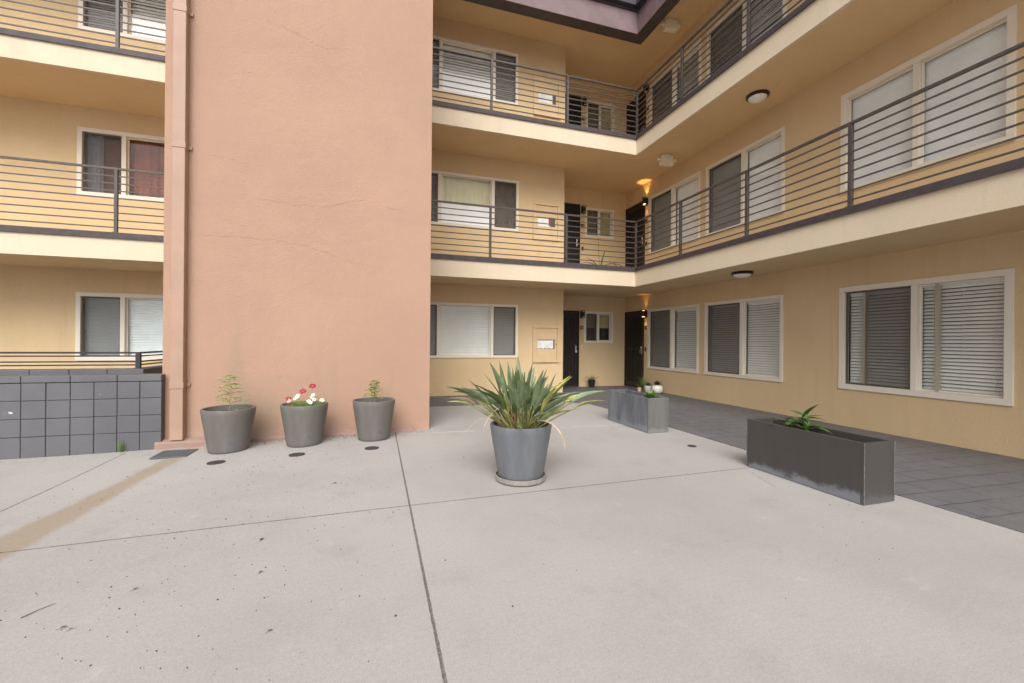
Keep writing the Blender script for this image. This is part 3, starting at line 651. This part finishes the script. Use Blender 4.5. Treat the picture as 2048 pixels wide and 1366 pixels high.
def number(txt, loc, rz, label):
    cu = bpy.data.curves.new('num', 'FONT'); cu.body = txt; cu.size = .132; cu.extrude = .004; cu.align_x = 'CENTER'; cu.offset = .006
    tmp = bpy.data.objects.new('num', cu); COL.objects.link(tmp); bpy.context.view_layer.update()
    me = bpy.data.meshes.new_from_object(tmp.evaluated_get(bpy.context.evaluated_depsgraph_get())); bpy.data.objects.remove(tmp)
    me.materials.clear(); me.materials.append(M['numeral']); o = bpy.data.objects.new('house_number', me); COL.objects.link(o)
    o.location = loc; o.scale = (.68, 1, 1); o.rotation_euler = (PI/2, 0, rz); tag(o, label, 'house number', 'black door numbers')
for k in range(3):
    z = FL[k]+1.545 if k == 0 else FL[k]+1.42
    number(f'{k+1}D', (5.195, YR-.006, z), 0, f'black number {k+1}D between the recessed door and small window')
    number(f'{k+1}C', (XW-.006, 9.43, z), -PI/2, f'black number {k+1}C beside the corner door on the right wall')
def bell(loc, rz, label, mat):
    o = MB(); o.box(-.028, .028, -.014, -.001, -.05, .05, .004); o.mi = 1; o.box(-.012, .012, -.02, -.014, -.012, .012, .003); b = o.build('doorbell', [mat, M['bronze']]); b.location = loc; b.rotation_euler = (0, 0, rz); tag(b, label, 'doorbell')
bell((5.205, YR, 1.06), 0, 'small cream doorbell plate beside the door marked 1D', M['cream_plastic'])
bell((XW, 9.43, 1.03), -PI/2, 'small dark doorbell beside the door marked 1C', M['bronze'])
bell((5.205, YR, FL[1]+.86), 0, 'tiny dark doorbell beside the door marked 2D', M['bronze'])
bell((XW, 9.43, FL[1]+.88), -PI/2, 'tiny dark doorbell beside the door marked 2C', M['bronze'])

# ------------------------------------------------------------------ pots
def round_pot(loc, R, r, H, label, mat, group, soil=.06, tilt=0):
    s_ = thing('round_planter', label, 'planter', loc, group)
    pr = [(0, .0), (r-.012, 0), (r-.004, .006), (r, .03), (R-.006, H-.06), (R, H-.012), (R-.004, H), (R-.024, H), (R-.028, H-.012), (R-.045, H-.16)]
    q = MB(); q.lathe(pr, seg=64); smooth_angle(q.build('body', mat, s_), 50)
    q = MB(); rs = R-.034-soil*.12; N = 36; ctr = q.v((0, 0, H-soil)); rings = [[ctr]]
    for k in (1, 2, 3): rings.append([q.v((rs*k/3*math.cos(2*PI*i/N), rs*k/3*math.sin(2*PI*i/N), H-soil+random.uniform(-.012, .012)*(k < 3))) for i in range(N)])
    for i in range(N):
        j = (i+1) % N; q.fv([ctr, rings[1][i], rings[1][j]])
        for k in (1, 2): q.fv([rings[k][i], rings[k+1][i], rings[k+1][j], rings[k][j]])
    q.build('soil', M['soil'], s_, smooth=True); return s_
GP = 'grey tapered pots along the salmon tower'
pz = lambda x, y: dip(x, y)+.001
round_pot((-1.58, 5.47, pz(-1.58, 5.47)), .262, .195, .47, 'grey tapered round pot nearest the downspout, with a thin sprig in it', M['pot'], GP)
round_pot((-.815, 5.475, pz(-.815, 5.475)), .255, .188, .47, 'grey tapered round pot holding red and white flowers', M['pot'], GP)
round_pot((-.045, 5.50, pz(-.045, 5.5)), .25, .185, .475, 'grey tapered round pot with blue streaks on its left side, right of the flowers', M['pot'], GP)
bp = round_pot((1.19, 3.53, .028), .268, .198, .462, 'blue-grey tapered pot standing alone on the concrete with spiky leaves in it', M['pot_blue'], None, .05)
sc = MB(); sc.lathe([(0, 0), (.2, 0), (.216, .012), (.222, .05), (.214, .05), (.208, .02), (0, .018)], seg=64); o = smooth_angle(sc.build('saucer', M['saucer'])); o.location = (1.19, 3.53, .003); tag(o, 'grey-brown round saucer under the blue-grey pot', 'saucer')

def box_planter(x0, x1, y0, y1, H, label, mats, soil):
    s_ = thing('box_planter', label, 'planter', ((x0+x1)/2, (y0+y1)/2, 0), 'rectangular metal planters by the walkway'); a, b = (x1-x0)/2, (y1-y0)/2; th = .03
    q = MB(); q.box(-a, -a+th, -b+th, b-th, .004, H, .003); q.box(a-th, a, -b+th, b-th, .004, H, .003)
    q.mi = 1; q.box(-a, a, -b, -b+th, .004, H, .003); q.box(-a, a, b-th, b, .004, H, .003)
    q.build('body', mats, s_)
    q = MB(); e = .0022
    for y in (-b, b):
        for x in (-a, a): q.box(x-e, x+e, y-e, y+e, .01, H-.002)
    q.build('worn_edge', M['edge'], s_)
    q = MB(); q.box(-a+th, a-th, -b+th, b-th, .02, H-soil); q.build('soil', M['soil'], s_); return s_
box_planter(3.41, 3.72, 4.85, 5.88, .465, 'zinc-grey streaked rectangular planter, the one farther back', [M['zinc'], M['zinc_side']], .12)
box_planter(3.455, 3.78, 2.25, 3.31, .465, 'charcoal rectangular planter with chalky lower edge, the nearest one', [M['charcoal'], M['charcoal_end']], .13)

# ------------------------------------------------------------------ plants
def bend(p0, az, el0, el1, L, n=8, twist=0.):
    """Points of a stalk that starts at elevation el0 and droops to el1."""
    out = [Vector(p0)]
    for i in range(n):
        t = (i+.5)/n; el = el0+(el1-el0)*t; a = az+twist*t
        out.append(out[-1]+Vector((math.cos(a)*math.cos(el), math.sin(a)*math.cos(el), math.sin(el)))*(L/n))
    return out
rs = random.Random(21)
cx, cy, cz = 1.19, 3.53, .43
BPL = thing('bird_of_paradise_plant', 'large spiky grey-green plant with yellowing leaves in the blue-grey pot', 'plant', (cx, cy, cz))
fo = MB(); st = MB()
mats = [M['leaf_g'], M['leaf_d'], M['leaf_y'], M['leaf_b']]
def strel(az, el, L, bl, w, mi, droop=.35, r0=None, twist=0.):
    r0 = rs.uniform(.02, .13) if r0 is None else r0
    p0 = Vector((r0*math.cos(az+rs.uniform(-.6, .6)), r0*math.sin(az+rs.uniform(-.6, .6)), -.015))
    ps = bend(p0, az, min(1.5, el+.22), el, L-bl, 6); st.mi = 0; st.tube(ps, .0085, .0055, 5)
    pb = bend(ps[-1], az, el, el-droop, bl, 9, twist); fo.mi = mi
    fo.blade(pb, w, rs.uniform(.4, 1.3), up=Vector((rs.uniform(-.5, .5), rs.uniform(-.5, .5), 1)).normalized(), prof=lambda t: (.25+.75*(t/.32)**.7) if t < .32 else max(.02, 1-(t-.32)/.68)**.75)
for i in range(28):      # inner, upright
    strel(rs.uniform(0, 2*PI), rs.uniform(1.08, 1.45), rs.uniform(.42, .63), rs.uniform(.26, .36), rs.uniform(.045, .07), rs.choice((0, 0, 0, 1)), rs.uniform(-.1, .4), None, rs.uniform(-.3, .3))
for i in range(38):      # middle ring
    strel(i/38*2*PI+rs.uniform(-.2, .2), rs.uniform(.6, 1.2), rs.uniform(.42, .66), rs.uniform(.26, .38), rs.uniform(.04, .07), rs.choice((0, 0, 1, 1, 0, 2)), rs.uniform(.0, .8), None, rs.uniform(-.5, .5))
for i in range(18):      # outer ring
    strel(i/18*2*PI+rs.uniform(-.2, .2), rs.uniform(.42, .8), rs.uniform(.42, .6), rs.uniform(.22, .32), rs.uniform(.03, .055), rs.choice((0, 1, 0, 2, 1, 2)), rs.uniform(.1, .9), None, rs.uniform(-.6, .6))
# leaves the photograph shows standing apart from the clump
strel(-.12, .47, .78, .33, .07, 0, .35, .1); strel(-.25, .40, .70, .28, .055, 2, .35, .12); strel(.05, .50, .66, .26, .05, 2, .4, .1)
strel(PI+.05, .55, .66, .26, .05, 3, .6, .1); strel(PI-.2, .66, .68, .3, .06, 1, .45, .1); strel(PI+.3, .72, .66, .3, .06, 0, .35, .1); strel(PI-.1, .5, .62, .24, .05, 2, .55, .1)
strel(-.05, .95, .60, .34, .065, 2, .25, .1); strel(.2, .9, .58, .3, .06, 0, .4, .1)
strel(PI*.5, 1.42, .66, .32, .07, 0, 0, .03); strel(PI*.6, 1.3, .62, .3, .06, 0, 0, .05)
fo.mi = 3                 # dry ribbons hanging over the rim
fo.blade(bend((.02, -.1, .02), -1.0, 1.0, -1.5, .52, 12), .03, .3, base=.4); fo.blade(bend((-.14, .0, .1), PI+.1, .5, -1.0, .40, 10), .02, .3, base=.4); fo.blade(bend((.1, -.08, .15), -.4, .9, -.8, .36, 10), .02, .3, base=.4)
fo.blade(bend((-.18, -.05, .22), PI+.4, -.2, -1.3, .3, 10), .014, .3, base=.4)
for i in range(70):
    a = rs.uniform(0, 2*PI); r0 = rs.uniform(.0, .17); st.mi = rs.choice((0, 1, 1)); st.tube(bend((r0*math.cos(a), r0*math.sin(a), -.02), a+rs.uniform(-.6, .6), rs.uniform(1.0, 1.5), rs.uniform(.7, 1.3), rs.uniform(.1, .3), 4), rs.uniform(.004, .011), .003, 5)
fo.build('foliage', mats, BPL, smooth=True, recalc=False); st.build('stalks', [M['stem_g'], M['stem_b']], BPL, smooth=True)
fl = MB()
for k in range(5): fl.blade(bend((.335, -.03+.012*k, .385-.008*k), -.3+.25*k, .9-.35*k, -.3, .075, 5), .02, .5)
fl.build('faded_flower', M['maroon'], BPL, recalc=False)

def sprig(loc, H, label, mat, seed, extra=True, dens=1.0, lean=.05):
    r_ = random.Random(seed); s_ = thing('sprig', label, 'plant', loc); q = MB(); f = MB()
    main = [Vector((lean*t*H+.008*math.sin(t*7), .01*math.sin(t*5), H*t)) for t in [i/10 for i in range(11)]]; q.tube(main, .0035, .0015, 5)
    for i in range(int(24*dens)):
        t = .22+.78*i/(24*dens); p = main[int(t*10)].lerp(main[min(10, int(t*10)+1)], t*10-int(t*10)); az = i*2.4+r_.uniform(-.4, .4); L = H*(.46*(1-t)+.12)*r_.uniform(.6, 1.2)
        br = bend(p, az, r_.uniform(.3, .9), r_.uniform(-.5, .2), L, 6); q.tube(br, .0018, .0008, 4)
        for j in range(1, 7):
            for sd in (-1, 1):
                f.mi = r_.choice((0, 0, 1)); f.blade(bend(br[j], az+sd*r_.uniform(.6, 1.2), r_.uniform(-.1, .6), -.4, r_.uniform(.03, .062), 3), r_.uniform(.012, .022), .2)
    if extra:
        for i in range(14):
            a = r_.uniform(-.8, .8) if r_.random() < .7 else r_.uniform(2, 4); br = bend((.03*math.cos(a), .03*math.sin(a), 0), a, r_.uniform(.3, 1), -.4, r_.uniform(.08, .17), 6); q.tube(br, .0015, .0008, 4)
            for j in range(1, 7):
                for sd in (-1, 1): f.mi = r_.choice((0, 1)); f.blade(bend(br[j], a+sd, .3, -.4, r_.uniform(.022, .045), 3), r_.uniform(.009, .016), .2)
    q.build('stem', M['sprig'], s_); f.build('foliage', [mat, M['sprig_d']], s_, recalc=False); return s_
sprig((-1.58, 5.45, .385), .42, 'tall thin light-green sprig in the pot nearest the downspout', M['sprig'], 3)
sprig((-.05, 5.48, .41), .30, 'short light-green sprig in the pot with blue streaks', M['sprig'], 8)

CO = thing('cosmos_plant', 'low cosmos plant with maroon, pink and white flowers in the middle grey pot', 'plant', (-.815, 5.475, .39))
r_ = random.Random(5); f = MB(); q = MB()
for i in range(200):
    a = r_.uniform(0, 2*PI); rr = r_.uniform(0, .16); p = (rr*math.cos(a), rr*math.sin(a), 0); br = bend(p, a+r_.uniform(-.5, .5), r_.uniform(.6, 1.4), r_.uniform(-.2, .9), r_.uniform(.06, .17), 5); q.tube(br, .0013, .0007, 4)
    for j in range(2, 6):
        for sd in (-1, 1): f.mi = r_.choice((0, 1, 1)); f.blade(bend(br[j], a+sd*1.0, r_.uniform(0, .7), -.2, r_.uniform(.02, .04), 3), .005, .2)
def flower(c, R, mat, face, npet=8):
    o_ = MB(); n_ = Vector(face).normalized(); u = n_.cross(Vector((0, 0, 1))).normalized(); v_ = n_.cross(u)
    for k in range(npet):
        a = 2*PI*k/npet+r_.uniform(-.15, .15); d = u*math.cos(a)+v_*math.sin(a); e = u*math.cos(a+PI/2)+v_*math.sin(a+PI/2); C = Vector(c); w_ = R*.36
        P = [C, C+d*R*.5-e*w_*.8+n_*.004, C+d*R*.95-e*w_*.55+n_*r_.uniform(-.004, .006), C+d*R*1.02, C+d*R*.95+e*w_*.55+n_*r_.uniform(-.004, .006), C+d*R*.5+e*w_*.8+n_*.004]; o_.face(P)
    o_.mi = 1; o_.lathe([(0, -.005), (.008, -.003), (.008, .004), (0, .008)], tuple(Vector(c)+n_*.002), 8); o_.build('flower', [mat, M['leaf_y']], CO, recalc=False)
for (x, z, m, R) in ((.095, .275, 'maroon', .036), (-.01, .215, 'maroon', .036), (-.155, .135, 'maroon', .03), (-.145, .115, 'pink', .036), (-.075, .15, 'petal_w', .034), (-.06, .17, 'petal_w', .03), (-.09, .135, 'petal_w', .026),
                     (.10, .175, 'petal_w', .03), (.09, .145, 'petal_w', .034), (.115, .12, 'petal_w', .03), (.055, .105, 'petal_w', .034), (.075, .09, 'petal_w', .032), (.19, .11, 'petal_w', .034), (.205, .105, 'petal_w', .026), (-.115, .06, 'maroon', .018)):
    y = -.09+r_.uniform(-.02, .02); flower((x, y, z), R*(1.1 if m == 'maroon' else .75), M[m], (r_.uniform(-.3, .3), -.75, .75)); q.tube([Vector((x*.45, -.03, 0)), Vector((x*.8, -.06, z*.55)), Vector((x, y+.004, z-.004))], .0018, .0012, 4)
q.build('stems', M['sprig'], CO); f.build('foliage', [M['sprig'], M['sprig_d']], CO, recalc=False)

LP = thing('leafy_plant', 'small plant with broad glossy dark-green leaves in the charcoal planter', 'plant', (3.6, 2.86, .335))
r_ = random.Random(9); f = MB(); q = MB()
for i in range(4):
    b0 = (r_.uniform(-.03, .03), r_.uniform(-.05, .06), 0); top = Vector((b0[0]+r_.uniform(-.03, .03), b0[1]+(-.07, .02, .1, -.02)[i], (.17, .24, .16, .2)[i])); q.tube([Vector(b0), (Vector(b0)+top)/2+Vector((.01, 0, 0)), top], .005, .003, 6)
    for k in range(8):
        a = k*2.2+i+r_.uniform(-.3, .3); p = Vector(b0).lerp(top, .35+.65*k/7); f.mi = r_.choice((0, 0, 1)); f.blade(bend(p, a, r_.uniform(.2, .9), r_.uniform(-.6, .1), r_.uniform(.11, .19), 7), r_.uniform(.045, .068), .25)
f.mi = 0; f.blade(bend((0, .0, .2), -PI/2-.2, .85, .55, .25, 8), .05, .35); f.blade(bend((0, -.04, .12), -PI/2+.2, .4, -.5, .22, 8), .055, .3); f.blade(bend((-.02, -.02, .1), -PI/2-.6, .3, -.5, .18, 8), .06, .3); f.blade(bend((0, .05, .15), PI/2-.3, .5, -.4, .19, 8), .05, .3)
q.build('stem', M['sprig_d'], LP); f.build('foliage', [M['plant_d'], M['sprig_d']], LP, smooth=True, recalc=False)

def rosette(name, loc, label, mat, n, L, w_, seed, rings=3, el=(.2, 1.3)):
    r_ = random.Random(seed); f = MB()
    for i in range(n):
        t = i/n; f.blade(bend((0, 0, 0), i*2.4, el[0]+(el[1]-el[0])*t, el[0]-.2+(el[1]-el[0])*t, L*r_.uniform(.7, 1.1), 5), w_*r_.uniform(.8, 1.2), .35)
    o = f.build(name, mat, smooth=True, recalc=False); o.location = loc; tag(o, label, 'plant'); return o
rosette('leafy_plant', (3.56, 5.02, .40), 'bushy bright-green plant at the near end of the zinc planter', M['sprig_d'], 80, .17, .035, 4, el=(.05, 1.35))
wp = MB(); wp.lathe([(0, 0), (.06, 0), (.078, .13), (.084, .16), (.076, .16), (.07, .13), (0, .12)], seg=28)
for i in range(16):
    for j in range(4): a = 2*PI*i/16; rr = .063+.0042*j; wp.mi = 1; wp.box(rr*math.cos(a)-.005, rr*math.cos(a)+.005, rr*math.sin(a)-.005, rr*math.sin(a)+.005, .03+j*.025, .042+j*.025)
o = smooth_angle(wp.build('flower_pot', [M['white_pot'], M['saucer']])); o.location = (6.21, 8.86, .007); tag(o, 'white dimpled flower pot beyond the zinc planter, holding grey-green succulent', 'flower pot')
wp = MB(); wp.lathe([(0, 0), (.06, 0), (.11, .035), (.132, .10), (.12, .165), (.085, .20), (.075, .20), (.07, .185), (0, .18)], seg=32); o = smooth_angle(wp.build('flower_pot', M['white_pot'])); o.location = (6.27, 8.58, .007); tag(o, 'round white ball-shaped flower pot against the right wall', 'flower pot')
wp = MB(); wp.lathe([(0, 0), (.04, 0), (.055, .10), (.05, .105), (.045, .09), (0, .085)], seg=24); o = smooth_angle(wp.build('flower_pot', M['pink_pot'])); o.location = (6.10, 9.05, .007); tag(o, 'small pink flower pot left of the white dimpled pot', 'flower pot')
rosette('succulent', (6.21, 8.86, .15), 'grey-green succulent in the white dimpled pot', M['succ'], 34, .13, .045, 6)
rosette('succulent', (6.27, 8.58, .19), 'plum-coloured succulent in the round white pot', M['succ_p'], 34, .14, .04, 2)
rosette('succulent', (6.10, 9.05, .09), 'small green succulent in the pink pot', M['plant_d'], 22, .12, .05, 12)
rosette('spiky_plant', (6.15, 8.98, .12), 'thin dark grassy plant rising behind the white dimpled pot', M['sprig_d'], 22, .32, .012, 15, el=(.9, 1.5))
wp = MB(); wp.lathe([(0, 0), (.07, 0), (.095, .17), (.10, .19), (.09, .19), (.085, .16), (0, .155)], seg=28); o = smooth_angle(wp.build('flower_pot', M['black_pot'])); o.location = (5.42, 10.22, .007); tag(o, 'small black plastic pot standing under the small ground storey window', 'flower pot')
r_ = random.Random(31); f = MB(); q = MB()
for i in range(34):
    a = r_.uniform(0, 2*PI); L = r_.uniform(.14, .26); br = bend((0, 0, 0), a, r_.uniform(.8, 1.4), r_.uniform(-.3, .6), L, 7); f.mi = 0
    for j in range(2, 8):
        for sd in (-1, 1): f.blade(bend(br[j], a+sd*1.1, .1, -.4, .045, 3), .009, .2)
o = f.build('fern', M['sprig_d'], recalc=False); o.location = (5.42, 10.22, .16); tag(o, 'small feathery fern in the black pot', 'plant')
# dark strappy plant on the upper corridor
f = MB()
for az, el0, el1, L in ((PI-.3, 1.5, -.6, .62), (.2, 1.5, -.9, .72), (-.2, 1.45, -1.3, .8), (PI, 1.4, .3, .5), (.5, 1.5, 1.0, .6)): f.blade(bend((0, 0, 0), az, el0, el1, L, 12), .045, .4, base=.35)
f.tube([(0, 0, 0), (-.03, .01, .4), (-.05, .02, .82)], .006, .003, 5); o = f.build('strappy_plant', M['plant_d'], recalc=False); o.scale = (1.2, 1.2, 1.2); o.location = (5.25, 9.5, FL[1]); tag(o, 'dark strappy plant behind the second storey railing under the small window', 'plant')
# grass tuft
f = MB(); r_ = random.Random(4)
for i in range(24): a = r_.uniform(0, 2*PI); f.blade(bend((r_.gauss(0, .012), r_.gauss(0, .006), 0), a, r_.uniform(1.0, 1.5), r_.uniform(.4, 1.3), r_.uniform(.06, .19), 5), .005, .3, base=.5)
o = f.build('grass_tuft', M['grass'], recalc=False); o.location = (-2.71, 5.79, dip(-2.71, 5.79)); tag(o, 'small green grass tuft growing at the foot of the grey block wall', 'grass')

# ------------------------------------------------------------------ ground details
def cover(x, y, R, label):
    q = MB(); q.lathe([(0, .004), (R*.16, .004), (R*.18, .0065), (R*.86, .0065), (R*.9, .003), (R*.93, .003), (R*.95, .007), (R, .006), (R*1.02, -.01)], seg=36)
    for i in range(5): q.box(-R*.3, R*.3, (i-2)*R*.2-.003, (i-2)*R*.2+.003, .0066, .009)
    o = smooth_angle(q.build('drain_cover', M['iron'])); o.location = (x, y, dip(x, y)); tag(o, label, 'drain cover', 'round iron drain covers in the concrete')
cover(-1.53, 4.87+.06, .078, 'round iron cover in the concrete before the pot nearest the downspout')
cover(-.81, 4.97, .078, 'round iron cover in the concrete before the flowering pot')
cover(-.06, 5.0, .076, 'round iron cover in the concrete before the blue-streaked pot')
cover(3.49, 4.12, .05, 'small round iron cover in the concrete between the two rectangular planters')
q = MB(); A = (.30, .30)
for i in range(11): y = -.14+i*.028; q.box(-.15, .15, y-.006, y+.006, .0, .012)
for i in range(8): x = -.145+i*.0414; q.box(x-.004, x+.004, -.15, .15, .002, .0125)
q.box(-.16, .16, -.16, -.15, 0, .013); q.box(-.16, .16, .15, .16, 0, .013); q.box(-.16, -.15, -.15, .15, 0, .013); q.box(.15, .16, -.15, .15, 0, .013); q.mi = 1; q.box(-.15, .15, -.15, .15, -.02, .001)
o = q.build('drain_grate', [M['grate'], M['dark']]); o.location = (-2.08, 5.46, dip(-2.08, 5.46)+.002); tag(o, 'square metal drain grate in the concrete below the downspout', 'drain')
# twig and leaves
q = MB(); q.tube([(0, 0, .004), (.03, .042, .006), (.066, .086, .004)], .0022, .0012, 5); o = q.build('twig', M['twig']); o.location = (-1.444, 2.358, 0); tag(o, 'thin dry twig lying alone on the bare concrete', 'twig')
def dead_leaf(x, y, rz, L, label):
    f = MB(); f.blade([(0, 0, .004), (L*.3, .002, .009), (L*.65, -.002, .01), (L, .0, .005)], L*.38, .5); f.tube([(-L*.35, .003, .004), (0, 0, .005)], .001, .001, 4); o = f.build('fallen_leaf', M['debris'], recalc=False); o.scale = (.72, .72, .6); o.location = (x, y, dip(x, y)); o.rotation_euler = (0, 0, rz); tag(o, label, 'leaf', 'fallen dead leaves')
LF = [(-.663, 2.873, 1.2, .05, 'curled dark leaf just below the cross joint, left of centre'), (-.357, 3.859, .1, .05, 'dark leaf above the cross joint before the flowering pot'), (-1.242, 2.226, .5, .036, 'dark fallen leaf just below the twig'), (-1.20, 2.205, .9, .024, 'tiny dark leaf right beside the leaf below the twig'), (-.573, 2.47, 1.0, .036, 'dark leaf below the curled leaf, on open concrete'), (-.423, 1.963, .6, .03, 'dark leaf nearest the camera, left of the long joint'), (-1.105, 2.472, .7, .034, 'dark leaf right of the twig and farther back')]
for l in LF: dead_leaf(*l)
r_ = random.Random(77); q = MB()
def speck(x, y, R):
    k = r_.randint(4, 6); a0 = r_.uniform(0, 6); el = r_.uniform(.3, .9); z = dip(x, y); rot = r_.uniform(0, PI)
    pts = []
    for i in range(k):
        a = a0+2*PI*i/k; px, py = R*math.cos(a)*r_.uniform(.7, 1.2), R*el*math.sin(a)*r_.uniform(.7, 1.2); pts.append((x+px*math.cos(rot)-py*math.sin(rot), y+px*math.sin(rot)+py*math.cos(rot)))
    b = [q.v((p[0], p[1], z-.002)) for p in pts]; t = [q.v((p[0], p[1], z+.0025+R*.15)) for p in pts]; q.fv(t)
    for i in range(k): q.fv([b[i], b[(i+1) % k], t[(i+1) % k], t[i]])
for i in range(520):
    x = r_.gauss(-.9, .8); y = r_.uniform(1.5, 5.6)
    if -2.6 < x < .2: speck(x, y, abs(r_.gauss(0, .002))+.001)
for i in range(60):
    x, y = r_.uniform(.3, 3.4), r_.uniform(1.2, 6); speck(x, y, abs(r_.gauss(0, .0022))+.001)
for i in range(420):
    x = r_.uniform(-1.9, .6); speck(x, 5.77-abs(r_.gauss(0, .09)), abs(r_.gauss(0, .003))+.0012)
for i in range(120): speck(3.97+r_.gauss(0, .012), r_.uniform(1.0, 5), abs(r_.gauss(0, .004))+.002)
tag(q.build('leaf_litter', M['debris']), 'scattered dark specks of leaf litter over the pale concrete', 'litter', kind='stuff')

# ------------------------------------------------------------------ cracks on the tower (positions measured on its face)
crack([(-1.45, 2.92), (-1.0, 2.88), (-.72, 2.90)]); crack([(-.72, 2.88), (-.50, 2.94), (-.2, 3.03), (.1, 2.96), (.32, 2.93)])
crack([(-2.06, 2.42), (-1.6, 2.43), (-1.15, 2.42), (-.8, 2.36), (-.4, 2.22), (.1, 2.13)], .005)
crack([(-2.0, 3.38), (-1.7, 3.36), (-1.5, 3.30)], .004); crack([(-1.35, 5.1), (-1.0, 5.02), (-.72, 4.9), (-.4, 4.94)], .0035); crack([(-1.6, 4.42), (-1.48, 4.44), (-1.42, 4.38)], .004)

# ------------------------------------------------------------------ light, sky, camera
W = bpy.data.worlds.new('World'); S.world = W; W.use_nodes = True; t = W.node_tree; bg = t.nodes['Background']
EL, ROT = math.radians(44), math.radians(198)
sky = t.nodes.new('ShaderNodeTexSky'); sky.sky_type = 'NISHITA'; sky.sun_disc = False; sky.sun_elevation = EL; sky.sun_rotation = ROT
sky.air_density = 1.0; sky.dust_density = 4.0; sky.ozone_density = 1.0
hs = t.nodes.new('ShaderNodeHueSaturation'); hs.inputs['Saturation'].default_value = .12
t.links.new(sky.outputs[0], hs.inputs['Color']); t.links.new(hs.outputs[0], bg.inputs[0]); bg.inputs[1].default_value = .10
sl = bpy.data.lights.new('sun', 'SUN'); sl.energy = 1.5; sl.angle = math.radians(46); sl.color = (1, .97, .93)
so = bpy.data.objects.new('sun', sl); COL.objects.link(so)
dirv = Vector((math.sin(ROT)*math.cos(EL), math.cos(ROT)*math.cos(EL), math.sin(EL)))
so.rotation_euler = dirv.to_track_quat('Z', 'Y').to_euler()

cam = bpy.data.cameras.new('camera'); cam.sensor_width = 36; cam.lens = 36*855/2048; cam.clip_end = 300; cam.clip_start = .05
co = bpy.data.objects.new('camera', cam); COL.objects.link(co); S.camera = co
A = math.radians(17.34); R = .009
fw = Vector((math.sin(A), math.cos(A), 0)); rt = Vector((math.cos(A), -math.sin(A), 0)); up = Vector((0, 0, 1))
r2 = rt*math.cos(R)+up*math.sin(R); u2 = up*math.cos(R)-rt*math.sin(R)
m = Matrix((r2, u2, -fw)).transposed().to_4x4(); m.translation = Vector((0, 0, 1.2)); co.matrix_world = m

S.view_settings.view_transform = 'Standard'; S.view_settings.look = 'None'; S.view_settings.gamma = 1; S.view_settings.use_curve_mapping = False
S.view_settings.exposure = .8
S.cycles.max_bounces = 10; S.cycles.diffuse_bounces = 6; S.cycles.transparent_max_bounces = 16
